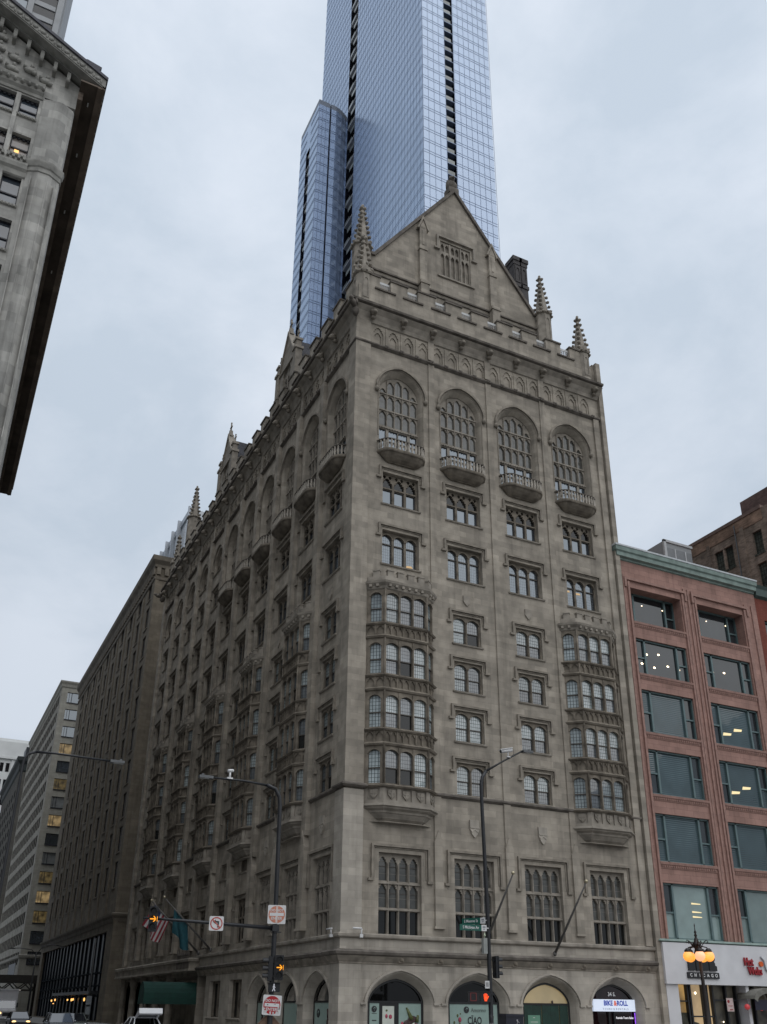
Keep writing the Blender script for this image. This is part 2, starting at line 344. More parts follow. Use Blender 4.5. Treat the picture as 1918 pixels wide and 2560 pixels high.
# --- twin windows, four ways of having the curtains
def twin(key, mats):
    W, Hh = 2.4, 2.3; lw, xs = lights_x(W, 2, .17, .10); f = M()
    f.plate(rect(-W/2, W/2, 0, Hh), [light(x, lw, .1, 1.78, .34, 0, tudor) for x in xs], .16, .34, rim=False)
    f.box(-.05, .05, .1, .16, 0, 1.7)
    for x in xs: f.mould(tudor(x, lw, 1.78, .34, 4), .07, .10, .16)
    f.mi = 1
    for x in xs:
        f.box(x-lw/2, x+lw/2, .25, .31, 1.0, 1.07); f.box(x-lw/2, x-lw/2+.05, .26, .32, .1, 1.85); f.box(x+lw/2-.05, x+lw/2, .26, .32, .1, 1.85); f.box(x-lw/2, x+lw/2, .26, .32, .08, .15)
    r = []
    for i, x in enumerate(xs): r += [(x-lw/2-.02, x+lw/2+.02, 0, 1.04, .33, mats[2*i]), (x-lw/2-.02, x+lw/2+.02, 1.04, Hh, .29, mats[2*i+1])]
    win('twin_window', key, f, pane_rects(r), [G_DARK, G_HALF, G_CURT], sq_hood(1.42, 2.55, 1.72), std_sill(W))
twin('twin0', (2, 2, 2, 2)); twin('twin1', (2, 2, 1, 1)); twin('twin2', (1, 2, 1, 2)); twin('twin3', (2, 2, 0, 1)); twin('twin4', (1, 1, 0, 1))
# --- triple arched window
W, Hh = 3.1, 2.85; lw, xs = lights_x(W, 3, .17, .10); f = M()
f.plate(rect(-W/2, W/2, 0, Hh), [light(x, lw, .08, 2.22, .4, 0, tudor) for x in xs], .32, .48, rim=False)
for x in xs: f.mould(tudor(x, lw, 2.22, .4, 4), .07, .26, .32)
f.mi = 1
for x in xs: f.box(x-lw/2, x+lw/2, .38, .45, 1.78, 1.86); f.box(x-lw/2, x-lw/2+.05, .38, .45, .08, 2.3); f.box(x+lw/2-.05, x+lw/2, .38, .45, .08, 2.3); f.box(x-lw/2, x+lw/2, .38, .45, .06, .14)
win('triple_window', 'triple', f, pane_rects([(x-lw/2-.02, x+lw/2+.02, 0, Hh, .47, 0) for x in xs]), [G_SKYL], sq_hood(1.75, 3.15, 2.35), std_sill(W))
# --- traceried triple window
f = M(); holes = []
for x in xs: holes += [rect(x-lw/2, x+lw/2, .08, 1.5), light(x, lw, 1.62, 1.85, .62, .3), ]
for x in [xs[0]-lw*.28, xs[0]+lw*.28, xs[1]-lw*.28, xs[1]+lw*.28, xs[2]-lw*.28, xs[2]+lw*.28]: holes.append([(x, 2.36), (x+.15, 2.58), (x, 2.72), (x-.15, 2.58)])
f.plate(rect(-W/2, W/2, 0, 2.8), holes, .3, .48, rim=False); f.mi = 1
for x in xs: f.box(x-lw/2, x+lw/2, .38, .45, 1.42, 1.5); f.box(x-lw/2, x-lw/2+.06, .38, .45, .08, 1.5); f.box(x+lw/2-.06, x+lw/2, .38, .45, .08, 1.5); f.box(x-lw/2, x+lw/2, .38, .45, .06, .15)
win('tracery_window', 'trac', f, pane_rects([(-W/2, W/2, 0, 1.55, .47, 0), (-W/2, W/2, 1.55, 2.8, .47, 1)]), [G_SKY, G_DARK], sq_hood(1.75, 3.12, 2.3), std_sill(W))
# --- great arched hall window
f = M(); W = 3.5; lw, xs = lights_x(W, 5, .075, .07); holes = [rect(-1.68, -1.08, .1, 2.55), rect(-.84, -.03, .1, 2.55), rect(.03, .84, .1, 2.55), rect(1.08, 1.68, .1, 2.55)]
def arcz(x, w, zs, rise):
    t = abs(2*x/w); return zs+rise*(.80*max(0, 1-t**2.3)**.58+.20*(1-t))
for x in xs:
    holes += [light(x, lw, 2.92, 3.85, .42, .25), light(x, lw, 4.5, 5.42, .42, .25)]
    zt = min(arcz(x-lw/2+.05, W, 6.2, 1.6), arcz(x+lw/2-.05, W, 6.2, 1.6), arcz(x, W, 6.2, 1.6))-.12; holes.append(light(x, lw, 6.1, zt-.5, .46, .25))
f.plate([(W/2, 0)]+tudor(0, W, 6.2, 1.6)[::-1]+[(-W/2, 0)], holes, .52, .64, rim=False)
for x in xs[:-1]: f.box(x+lw/2+.01, x+lw/2+.065, .44, .52, 2.75, 7.3)
for z in (2.72, 4.36, 5.96): f.box(-W/2, W/2, .43, .518, z-.05, z+.05)
for k in range(14): f.box(-W/2+.12+k*.235-.05, -W/2+.12+k*.235+.05, .38, .43, 2.6, 2.70)
f.mi = 1; f.box(-W/2, W/2, .56, .62, 1.5, 1.58)
p = pane_rects([(-W/2, W/2, 0, 2.7, .63, 0), (-W/2, W/2, 2.7, 8, .63, 1)])
h = M(); h.mould([(-2.12, 5.9)]+tudor(0, 4.24, 6.3, 2.02)+[(2.12, 5.9)], .16, -.2, .0); h.mould([(-1.98, 1.5)]+tudor(0, 3.96, 6.3, 1.92)+[(1.98, 1.5)], .07, -.06, .0)
for s in (-1, 1): h.blob(s*2.2, -.15, 5.78, .2, .2, .24)
win('hall_window', 'hall', f, p, [G_SKY, G_BLIND], h)
# --- small blind arch of the west bays
f = M(); W = 3.2; lw, xs = lights_x(W, 3, .12, .14); holes = [light(x, lw, .15, .8+(.5 if i == 1 else 0), .5, .25) for i, x in enumerate(xs)]
f.plate([(W/2, 0)]+tudor(0, W, 1.3, 1.7)[::-1]+[(-W/2, 0)], holes, .3, .45, rim=False)
h = M(); h.mould([(-1.85, .9)]+tudor(0, 3.7, 1.35, 2.0)+[(1.85, .9)], .15, -.17, .0)
for s in (-1, 1): h.blob(s*1.95, -.12, .8, .17, .17, .2)
win('blind_arch', 'blind', f, pane_rects([(-W/2, W/2, 0, 3.1, .44, 0)]), [TRIM], h, std_sill(W))
# --- small mezzanine window, low side window, service window
f = M(); f.plate(rect(-.8, .8, 0, 1.3), [rect(-.68, -.1, .1, 1.15), rect(.1, .68, .1, 1.15)], .1, .3, rim=False)
win('mezzanine_window', 'mezz', f, pane_rects([(-.8, .8, 0, 1.3, .28, 0)]), [G_DARK], None, std_sill(1.6))
f = M(); f.plate(rect(-1.3, 1.3, 0, 3.4), [rect(x-.36, x+.36, .1, 1.9) for x in (-.82, 0, .82)]+[light(x, .72, 2.05, 2.6, .5, .2) for x in (-.82, 0, .82)], .25, .4, rim=False)
win('side_window', 'side', f, pane_rects([(-1.3, 1.3, 0, 3.4, .38, 0)]), [G_DARK], sq_hood(1.6, 3.7, 2.7))
f = M(); f.plate(rect(-1.5, 1.5, 0, 2.8), [rect(-1.3, -.12, .1, 2.6), rect(.12, 1.3, .1, 2.6)], .3, .48, rim=False)
win('service_window', 'serv', f, pane_rects([(-1.5, 1.5, 0, 2.8, .46, 0)]), [G_DARK], None, std_sill(3.0))
# --- wall of one bay, row by row (facade frame: wall plane y = 0, outside is -y)
def bay_wall(m, c, x0, x1, side, k, mlow):
    """m: wall mesh, c: centre; side 'E' (Michigan front) or 'S' (Monroe front)"""
    P = lambda z0, z1, holes=(), d=.5: m.plate(rect(x0, x1, z0, z1), list(holes), 0, d, rim=False)
    up_m = m; m = mlow
    P0 = lambda z0, z1, holes=(), d=.5: mlow.plate(rect(x0, x1, z0, z1), list(holes), 0, d, rim=False)
    west = side == 'S' and k >= 4
    if side == 'E' or k < 3:
        wo, wi = 4.5, 3.85
        hole = [(c+wo/2, 0)]+tudor(c, wo, 2.42, 1.68)[::-1]+[(c-wo/2, 0)]
        P0(0, 4.6, [hole], None)
        a = [(c-wo/2, 0)]+tudor(c, wo, 2.42, 1.68)+[(c+wo/2, 0)]; b = [(c-wo/2+.1, 0)]+tudor(c, wo-.2, 2.42, 1.6)+[(c+wo/2-.1, 0)]; d = [(c-wi/2, 0)]+tudor(c, wi, 2.42, 1.34)+[(c+wi/2, 0)]
        m.ring(a, b, 0, .12); m.ring(b, d, .12, .55); m.ring(d, d, .55, .75)
        ho = [(c-2.33, 2.36)]+tudor(c, 4.66, 2.42, 1.78)+[(c+2.33, 2.36)]; m.mould(ho, .13, -.13, 0)
        for s in (-1, 1): m.box(c+s*2.52-.22, c+s*2.52+.22, -.14, 0, 2.26, 2.38)
    elif k < 5: P0(0, 4.6, [rect(c-1.5, c+1.5, 1.25, 4.05)])
    P0(4.6, 6.25); m = up_m
    if west:
        P(6.25, 15.4, [rect(c-1.3, c+1.3, 6.7, 10.1), rect(c-.8, c+.8, 12.2, 13.5)])
    elif side == 'S' and k == 3: P(6.25, 15.4, [rect(c-1.3, c+1.3, 6.7, 10.1), rect(c-.8, c+.8, 12.2, 13.5)])
    else: P(6.25, 15.4, [rect(c-1.55, c+1.55, 6.25, 11.27)])
    if oriel_bay(side, k): P(15.4, 30.9)
    else:
        for z0, z1, zb in FL: P(z0, z1, [rect(c-1.2, c+1.2, zb, zb+2.3)], .34)
    P(30.9, 36.2, [rect(c-1.55, c+1.55, 32.0, 34.85)])
    P(36.2, 41.5, [rect(c-1.55, c+1.55, 37.07, 39.87)])
    if side == 'S' and k >= 6:
        P(41.5, 46.2, [rect(c-1.2, c+1.2, 42.3, 44.6)], .34)
        P(46.2, 51.6, [[(c+1.6, 46.75)]+[(x, z) for x, z in tudor(c, 3.2, 48.05, 1.7)[::-1]]+[(c-1.6, 46.75)]], .46)
    else:
        hole = [(c+1.95, 41.6)]+tudor(c, 3.9, 47.9, 1.9)[::-1]+[(c-1.95, 41.6)]
        P(41.5, 51.6, [hole], None)
        a = [(c-1.95, 41.6)]+tudor(c, 3.9, 47.9, 1.9)+[(c+1.95, 41.6)]; b = [(c-1.85, 41.6)]+tudor(c, 3.7, 47.85, 1.83)+[(c+1.85, 41.6)]; d = [(c-1.75, 41.6)]+tudor(c, 3.5, 47.8, 1.62)+[(c+1.75, 41.6)]
        m.ring(a, b, 0, .15); m.ring(b, d, .15, .45); m.ring(d, d, .45, .56)
    # blind arcade under the cornice
    n = 4; pw = (x1-x0)/n
    P(51.6, 54.2, [light(x0+pw*(i+.5), .92, 51.95, 52.85, .72, .2) for i in range(n)], .2)
    m.face([(x0, .19, 51.8), (x1, .19, 51.8), (x1, .19, 53.8), (x0, .19, 53.8)])
    for i in range(n):
        xc = x0+pw*(i+.5); m.plate(rect(xc-.46, xc+.46, 52.0, 53.6), [light(xc, .62, 52.01, 52.7, .42, .3)], .10, .18, rim=False)
        m.box(x0+pw*i-.05, x0+pw*i+.05, -.06, .0, 51.9, 53.7)
FL = [(15.4, 18.9, 15.54), (18.9, 22.7, 19.35), (22.7, 26.5, 23.1), (26.5, 30.9, 26.8)]
def oriel_bay(side, k): return k in (0, 3) if side == 'E' else k % 2 == 1
RC = [4.0, 9.6, 15.2, 20.8]; RB = [1.2, 6.8, 12.4, 18.0, 23.6]
LC = [3.65+5.55*k for k in range(11)]; LB = [1.2]+[6.42+5.55*k for k in range(11)]
def pilaster(m, x, wide, pr, ends=True):
    m.box(x-wide/2-.05, x+wide/2+.05, -pr-.07, 0, 6.9, 12.2)
    m.prism([(x-wide/2-.05, 12.2), (x+wide/2+.05, 12.2), (x, 13.0)], -pr-.07, 0)
    m.box(x-wide/2, x+wide/2, -pr, 0, 12.2, 51.5)
    m.box(x-wide/2-.12, x+wide/2+.12, -pr-.12, 0, 6.75, 6.9)
    m.box(x-.28, x+.28, -.12, 0, 51.95, 53.9)
# east (Michigan) front
we = M(); wel = M()
for k in range(4): bay_wall(we, RC[k], RB[k], RB[k+1], 'E', k, wel)
we.plate(rect(0, 1.2, 6.25, 54.2), [], 0, None); we.plate(rect(23.6, 24.9, 6.25, 54.2), [], 0, None); wel.plate(rect(23.6, 24.9, 0, 6.25), [], 0, None)
obj('wall', wel, STONEL, club, label='pale shop storey of the east front')
for x in RB[1:4]: pilaster(we, x, .55, .10)
we.box(23.65, 24.25, -.16, 0, 6.3, 51.5); we.box(24.45, 24.92, -.3, .02, 0, 58.0)
obj('wall', we, STONE, club, label='east wall with four bays')
# corner pier and lower courses (paler stone)
pier = M()
pier.box(-.14, 1.18, -.14, 1.18, 15.3, 54.5)
obj('corner_pier', pier, STONE, club)
pl = M(); pl.box(-.22, 1.2, -.22, 1.2, 0, 15.1)
obj('corner_pier', pl, STONEL, club, label='paler lower stage of the corner pier')
# south (Monroe) front
ws = M(); wsl = M()
for k in range(11): bay_wall(ws, -LC[k], -LB[k+1], -LB[k], 'S', k, wsl)
obj('wall', wsl, STONEL, club, rz=-math.pi/2, label='pale lower storey of the south front')
ws.plate(rect(-1.2, 0, 0, 54.2), [], 0, None); ws.plate(rect(-63.4, -LB[11], 0, 54.2), [], 0, None)
for y in LB[1:11]:
    ws.box(-y-.42, -y+.42, -.34, 0, 13.0, 51.5); ws.box(-y-.46, -y+.46, -.4, 0, 6.9, 12.2); ws.prism([(-y-.46, 12.2), (-y+.46, 12.2), (-y, 13.4)], -.4, 0); ws.box(-y-.55, -y+.55, -.48, 0, 6.75, 6.9); ws.box(-y-.28, -y+.28, -.12, 0, 51.95, 53.9)
ws.box(-63.4, -62.3, -.3, 0, 6.3, 54.2)
# loggia recess behind the porch
ws.box(-63.0, -31.4, 3.0, 3.2, 0, 5.0); ws.box(-63.4, -63.0, 0, 3, 0, 5); ws.box(-31.4, -31.1, 0, 3, 0, 5); ws.box(-63.0, -31.4, 0, 3.0, 4.6, 4.9)
obj('wall', ws, STONE, club, rz=-math.pi/2, label='long south wall with eleven bays')
bw = M(); bw.box(24.3, 24.88, .06, 63.38, 0, 58); bw.box(.5, 24.3, 63.0, 63.4, 0, 58); bw.box(.5, 24.3, .8, 63.0, 56.6, 57.0)
obj('wall', bw, STONE, club, label='plain party and rear walls')
# windows
for k, c in enumerate(RC):
    place_win('tall', c, 6.25, club, 0); place_win('triple', c, 32.0, club, 0); place_win('trac', c, 37.07, club, 0); place_win('hall', c, 41.6, club, 0)
TW = [['twin1', 'twin0', 'twin1', 'twin3'], ['twin2', 'twin2', 'twin2', 'twin2']]
for j, k in enumerate((1, 2)):
    for i, fl in enumerate(FL): place_win(TW[j][i], RC[k], fl[2], club, 0)
LR = -math.pi/2
for k, y in enumerate(LC):
    x = -y
    if k < 3: place_win('tall', x, 6.25, club, LR)
    else: place_win('side', x, 6.7, club, LR); place_win('mezz', x, 12.2, club, LR)
    if k in (3, 4): place_win('serv', x, 1.25, club, LR)
    place_win('triple', x, 32.0, club, LR); place_win('trac', x, 37.07, club, LR)
    if k < 6: place_win('hall', x, 41.6, club, LR)
    else: place_win('blind', x, 46.75, club, LR); place_win('twin4', x, 42.3, club, LR)
    if not oriel_bay('S', k):
        for fl in FL: place_win(random.choice(('twin1', 'twin2', 'twin4', 'twin3')), x, fl[2], club, LR)
for x_, z_, w__ in ((RC[3]-.15, 33.4, .3), (RC[3]-1.1, 33.45, .16), (RC[0]+.95, 32.3, .3)):
    lg = M(); lg.prism([(-w__, 0), (w__, .05), (w__*.6, .2), (-w__*.7, .17)], .45, .46); obj('ceiling_light', lg, glow('warm_room_light', (1, .66, .30), .55) if 'warm_room_light' not in MATS else MATS['warm_room_light'], club, (x_, 0, z_))
for k_ in (0, 1): lg = M(); lg.blob(0, .46, 0, .07, .02, .07, 6, 4); obj('ceiling_light', lg, MATS['warm_room_light'], club, (RC[k_]-.35, 0, 39.5))
# --- oriel
OP = [(-2.7, 0), (-1.68, -.86), (1.68, -.86), (2.7, 0)]
SIL = [0, 3.8, 7.62, 11.46]; HED = [2.66, 6.5, 10.36, 14.1]
def frame_of(a, b):
    a = Vector(a); b = Vector(b); d = (b-a).normalized(); c = (a+b)/2
    return Matrix(((d.x, -d.y, 0, c.x), (d.y, d.x, 0, c.y), (0, 0, 1, 0), (0, 0, 0, 1))), (b-a).length
o = M(); cb = M(); cr = M()
for fi in range(3):
    T, ln = frame_of(OP[fi], OP[fi+1]); o.T = cb.T = cr.T = T
    xs = (-1.08, 0, 1.08) if fi == 1 else (0,); lw = .95 if fi == 1 else .82
    for s, hd in zip(SIL, HED):
        o.plate(rect(-ln/2, ln/2, s, hd), [light(x, lw, s+.12, s+2.1, .28, 0, tudor) for x in xs], 0, .22, rim=False)
        for x in xs:
            o.mould(tudor(x, lw, s+2.1, .28, 4), .06, -.06, 0)
            o.mi = 1; o.box(x-lw/2, x+lw/2, .1, .17, s+1.12, s+1.19); o.mi = 0
        if fi == 1:
            for x in (-.54, .54): o.box(x-.05, x+.05, -.07, 0, s+.05, hd-.1)
    n = 7 if fi == 1 else 2; pw = ln/n
    for z0, z1 in ((2.66, 3.8), (6.5, 7.62), (10.36, 11.46)):
        o.plate(rect(-ln/2, ln/2, z0, z1), [light(-ln/2+pw*(i+.5), pw*.74, z0+.28, z1-.52, .30, .3) for i in range(n)], -.02, .08, rim=False)
        o.face([(-ln/2, .07, z0), (ln/2, .07, z0), (ln/2, .07, z1), (-ln/2, .07, z1)])
        for i in range(n+1): o.box(-ln/2+pw*i-.035, -ln/2+pw*i+.035, -.07, -.02, z0+.2, z1-.14)
    # carved base panels
    n = 3 if fi == 1 else 1; pw = 1.08 if fi == 1 else 1.1
    cs = [(-1.08, 0, 1.08), (0,)][0 if fi == 1 else 1]
    cb.plate(rect(-ln/2, ln/2, -1.2, 0), [rect(x-.4, x+.4, -.98, -.2) for x in cs], .0, .1, rim=False); cb.face([(-ln/2, .09, -1.2), (ln/2, .09, -1.2), (ln/2, .09, 0), (-ln/2, .09, 0)])
    for x in cs: cb.prism([(x-.26, -.3), (x+.26, -.3), (x+.26, -.62), (x, -.9), (x-.26, -.62)], .0, .09); cb.box(x-.04, x+.04, -.04, .0, -.8, -.34); cb.box(x-.2, x+.2, -.035, .0, -.56, -.48)
    # battlement
    for x in ((-1.25, -.42, .42, 1.25) if fi == 1 else (.0,)):
        cr.box(x-.24, x+.24, -.02, .24, 15.12, 15.55); cr.box(x-.28, x+.28, -.06, .28, 15.55, 15.63)
o.T = cb.T = cr.T = None
for p_ in OP[1:3]: o.tube([(p_[0], p_[1]-.02, 0), (p_[0], p_[1]-.02, 14.1)], .075, 6)
for z in (2.66, 6.5, 10.36): o.sweep(OP, [(0, z-.06), (.1, z-.02), (.17, z+.1), (.12, z+.16), (0, z+.24)])
for z in (3.8, 7.62, 11.46, 0): o.sweep(OP, [(0, z-.18), (.13, z-.14), (.2, z-.04), (.04, z+.05), (-.1, z+.06)])
cr.sweep(OP, [(0, 14.05), (.08, 14.12), (.12, 14.3), (.3, 14.5), (.34, 14.66), (.1, 14.74), (.02, 14.78), (.02, 15.12), (-.26, 15.12)])
for fi in range(3):
    T, ln = frame_of(OP[fi], OP[fi+1]); cr.T = T
    for i in range(int(ln/.52)): cr.cbox(-ln/2+.3+i*.52, -.16, 14.34, .2, .2, .2)
cr.T = None
cr.prismz([(-2.6, .0), (-1.6, -.75), (1.6, -.75), (2.6, 0)], 14.9, 15.0)
cb.sweep(OP, [(.02, -1.2), (.16, -1.24), (.17, -1.36), (.04, -1.42), (.0, -1.5), (-.2, -1.62), (-.24, -1.75), (-.3, -1.78), (-.46, -2.0), (-.5, -2.06), (-.66, -2.2), (-.72, -2.3)])
cb.prismz([(-2.3, 0), (-1.4, -.45), (1.4, -.45), (2.3, 0)], -2.32, -2.28)
OM, CBM, CRM = o.mesh('oriel', [TRIMO, SASH]), cb.mesh('corbel_base', TRIM), cr.mesh('battlement', [TRIM])
def oriel_panes(key):
    out = []
    rr = random.Random(key)
    for i, (s, hd) in enumerate(zip(SIL, HED)):
        m = M(); m.T = None
        for fi in range(3):
            m.T, ln = frame_of(OP[fi], OP[fi+1])
            xs = (-1.08, 0, 1.08) if fi == 1 else (0,); lw = .95 if fi == 1 else .82
            for x in xs:
                c = rr.random(); up_, lo = (2, 2) if c < .38 else ((2, 1) if c < .75 else ((1, 0) if c < .9 else (1, 1)))
                if fi == 0 and key < 10: up_ = lo = 2
                m.mi = lo; m.face([(x-lw/2, .19, s), (x+lw/2, .19, s), (x+lw/2, .19, s+1.15), (x-lw/2, .19, s+1.15)])
                m.mi = up_; m.face([(x-lw/2, .16, s+1.15), (x+lw/2, .16, s+1.15), (x+lw/2, .16, hd), (x-lw/2, .16, hd)])
        out.append(m.mesh('pane', [G_DARK, G_HALF, G_CURT]))
    return out
PAN = {1: oriel_panes(1), 2: oriel_panes(2), 11: oriel_panes(11), 12: oriel_panes(12)}
def place_oriel(x, rz, key):
    q = put('oriel', OM, club, (x*math.cos(rz), x*math.sin(rz), 15.45), rz)
    put('corbel_base', CBM, q); put('battlement', CRM, q)
    for p_ in PAN[key]: put('pane', p_, q)
place_oriel(RC[0], 0, 1); place_oriel(RC[3], 0, 2)
for k in (1, 3, 5, 7, 9): place_oriel(-LC[k], LR, 11 if k % 4 == 1 else 12)
# --- balconies
def stadium(hw, d, n=6):
    pts = [(-hw, 0)]; r = min(d, hw)
    for i in range(n+1): a = math.pi/2*i/n; pts.append((-hw+r*(1-math.cos(a))*1.0, -d*math.sin(a)))
    return pts+[(-x, y) for x, y in pts[::-1]]
bp = stadium(1.95, .85); sl = M()
sl.sweep(bp, [(-.72, -.86), (-.55, -.78), (-.34, -.64), (-.16, -.46), (-.05, -.3), (.05, -.24), (.08, -.16), (.08, -.02), (.02, .02), (-.3, .02)])
sl.prismz([(x*.97, y*.95) for x, y in bp], -.03, .0); sl.prismz([(x*.62, y*.2) for x, y in bp], -.88, -.84)
bl = M(); rl = M()
pathlen = [Vector(a) for a in bp[1:-1]]
tot = 0; pts = []
seg = [(pathlen[i], pathlen[i+1]) for i in range(len(pathlen)-1)]; tl = sum((b-a).length for a, b in seg)
nb = 17
for i in range(nb):
    d = tl*i/(nb-1); 
    for a, b in seg:
        if d <= (b-a).length+1e-6: pts.append(a+(b-a)*(d/(b-a).length)); break
        d -= (b-a).length
for p_ in pts: bl.lathe([(.085, 0), (.085, .08), (.06, .14), (.12, .34), (.065, .66), (.09, .74), (.09, .82)], 6, p_.x*.985, p_.y*.93)
rl.sweep([(x*.985, y*.93) for x, y in bp], [(-.10, .82), (.09, .82), (.11, .88), (.06, .92), (-.08, .92), (-.10, .82)])
SLM, BLM, RLM = sl.mesh('balcony', TRIMO), bl.mesh('balustrade', STONEL), rl.mesh('rail', TRIMD)
def place_balc(x, rz):
    q = put('balcony', SLM, club, (x*math.cos(rz), x*math.sin(rz), 41.62), rz); put('balustrade', BLM, q); put('rail', RLM, q)
for x in RC: place_balc(x, 0)
for y in LC[:6]: place_balc(-y, LR)
# --- horizontal mouldings right round the corner
PATH = [(-.0, 63.4), (-.0, -.0), (24.6, -.0)]
def band(name, prof, mat=TRIM, path=PATH):
    m = M(); m.sweep(path, prof); return obj(name, m, mat, club)
band('string_course', [(0, 51.42), (.1, 51.48), (.24, 51.6), (.24, 51.72), (.08, 51.82), (0, 51.9)], TRIMD)
band('cornice', [(0, 53.75), (.12, 53.8), (.16, 53.95), (.2, 54.1), (.42, 54.5), (.72, 54.78), (.78, 54.84), (.1, 54.9)], TRIM)
band('cornice', [(.1, 54.88), (.78, 54.95), (.92, 55.0), (.96, 55.18), (.7, 55.32), (.1, 55.5)], TRIMD)
band('belt_course', [(0, 15.2), (.08, 15.24), (.2, 15.34), (.2, 15.44), (.0, 15.56)], TRIMD, [(0, 63.4), (0, 1.2), (-.22, 1.2), (-.22, -.22), (1.2, -.22), (1.2, 0), (24.6, 0)])
band('sill_course', [(0, 5.98), (.16, 6.02), (.2, 6.08), (.2, 6.22), (.02, 6.3)], TRIM, [(0, 31), (0, 1.2), (-.22, 1.2), (-.22, -.22), (1.2, -.22), (1.2, 0), (24.6, 0)])
band('shop_cornice', [(0, 4.52), (.05, 4.54), (.05, 4.62), (.12, 4.7), (.3, 4.98), (.0, 5.0)], TRIMW, [(0, 31), (0, 1.2), (-.22, 1.2), (-.22, -.22), (1.2, -.22), (1.2, 0), (24.4, 0)])
band('shop_cornice', [(.0, 4.97), (.32, 5.0), (.4, 5.06), (.44, 5.2), (.3, 5.3), (.0, 5.36)], TRIMD, [(0, 31), (0, 1.2), (-.22, 1.2), (-.22, -.22), (1.2, -.22), (1.2, 0), (24.4, 0)])
# carved heads and bosses
rh = random.Random(4)
hd = M(); hd.blob(0, -.62, 0, .26, .34, .3, 8, 6, .12, rh); hd.blob(0, -.86, -.14, .17, .2, .14, 7, 5, .1, rh); hd.blob(-.2, -.5, .2, .12, .14, .16, 6, 4, .1, rh); hd.blob(.2, -.5, .2, .12, .14, .16, 6, 4, .1, rh); hd.blob(.0, -.4, -.34, .2, .22, .2, 7, 5, .1, rh)
HM = hd.mesh('grotesque', TRIMW)
for i, x in enumerate((1.2, 4.0, 6.8, 9.6, 12.4, 15.2, 18.0, 20.8, 23.8)): put('grotesque', HM, club, (x, -.05, 54.4))
for k in range(11):
    put('grotesque', HM, club, (-.05, LB[k+1] if k < 11 else 63, 54.4), LR); put('grotesque', HM, club, (-.05, LC[k], 54.4), LR)
bs = M(); bs.blob(0, -.22, 0, .16, .16, .15, 7, 5, .15, rh); bs.box(-.16, .16, -.3, -.1, -.14, .14)
BM = bs.mesh('boss', TRIMD)
for k in range(4):
    for i in range(4): put('boss', BM, club, (RB[k]+1.4*(i+1 if i < 3 else 4), 0, 51.66))
for k in range(11):
    for i in (1, 2, 3): put('boss', BM, club, (0, LB[k]+1.39*i, 51.66), LR)
bs = M(); bs.blob(0, -.14, .02, .17, .14, .17, 8, 5, .3, rh); bs.blob(.08, -.2, -.06, .08, .08, .1, 6, 4, .3, rh); bs.blob(-.09, -.2, .05, .08, .08, .1, 6, 4, .3, rh); bs.box(-.2, .2, -.16, 0, -.2, .24)
BM2 = bs.mesh('rosette', TRIMO)
for i in range(9): put('rosette', BM2, club, (1.2+2.8*i, 0, 4.84))
for i in range(11): put('rosette', BM2, club, (0, 1.3+2.78*i, 4.84), LR)
gg = M(); gg.blob(0, -.9, .1, .26, .5, .28, 8, 6, .15, rh); gg.blob(0, -1.35, .22, .2, .26, .2, 7, 5, .15, rh); gg.blob(0, -.4, -.3, .3, .35, .5, 8, 6, .15, rh); gg.blob(-.25, -.7, .35, .1, .3, .25, 6, 4, .2, rh); gg.blob(.25, -.7, .35, .1, .3, .25, 6, 4, .2, rh)
GM = gg.mesh('gargoyle', TRIMD); put('gargoyle', GM, club, (-.1, -.1, 54.5), -math.pi/4); put('gargoyle', GM, club, (-.2, 63.3, 54.2), LR)
# shields
sm_ = M(); S5 = [(-.36, .58), (.36, .58), (.36, -.05), (.2, -.4), (0, -.62), (-.2, -.4), (-.36, -.05)]
sm_.prism(S5, -.12, 0); sm_.prism([(-.36, .02), (0, .0), (.36, .02), (.36, .1), (-.36, .1)], -.16, -.12); sm_.prism([(-.3, -.16), (0, .0), (.3, -.16), (.24, -.26), (0, -.1), (-.24, -.26)], -.16, -.12)
SM1 = sm_.mesh('shield', STONEL)
for x in (9.65, 15.3): put('shield', SM1, club, (x, 0, 13.35))
s2 = M(); s2.prism([(-.3, .4), (.3, .4), (.3, -.1), (0, -.45), (-.3, -.1)], -.1, 0); SM2 = s2.mesh('shield', TRIM)
for x in (9.6, 15.2): put('shield', SM2, club, (x, 0, 30.4))
for k in (0, 2): put('shield', SM1, club, (0, LC[k], 13.35), LR)
for k in (0, 2, 4, 6, 8, 10): put('shield', SM2, club, (0, LC[k], 30.4), LR)
# --- battlemented parapet
pp = M(); cp = pp
pp.sweep([(.1, 63.3), (.1, .1), (24.5, .1)], [(0, 55.35), (0, 57.75), (-.5, 57.75), (-.5, 55.35)]); 
for g_ in (2.55, 5.2, 7.95, 10.6, 13.3, 15.95, 18.6, 21.3): cp.mi = 1; cp.box(g_-.98, g_+.98, -.04, .62, 57.7, 57.86); cp.mi = 0
for k_ in range(22): cp.mi = 1; cp.box(-.04, .62, 2.4+2.78*k_, 4.4+2.78*k_, 57.7, 57.86); cp.mi = 0
GAP = [2.55, 5.2, 7.95, 10.6, 13.3, 15.95, 18.6, 21.3]
edges = [.9]+[v for g in GAP for v in (g-.52, g+.52)]+[23.0]
for i in range(0, len(edges), 2): pp.box(edges[i], edges[i+1], .1, .6, 57.75, 59.05); cp.mi = 1; cp.box(edges[i]-.07, edges[i+1]+.07, .0, .68, 59.05, 59.2); cp.mi = 0
y = 1.2
while y < 62:
    pp.box(.1, .6, y, y+1.6, 57.75, 59.05); cp.mi = 1; cp.box(.0, .68, y-.07, y+1.67, 59.05, 59.2); cp.mi = 0; y += 2.78
obj('parapet', pp, [STONE, TRIMD], club)
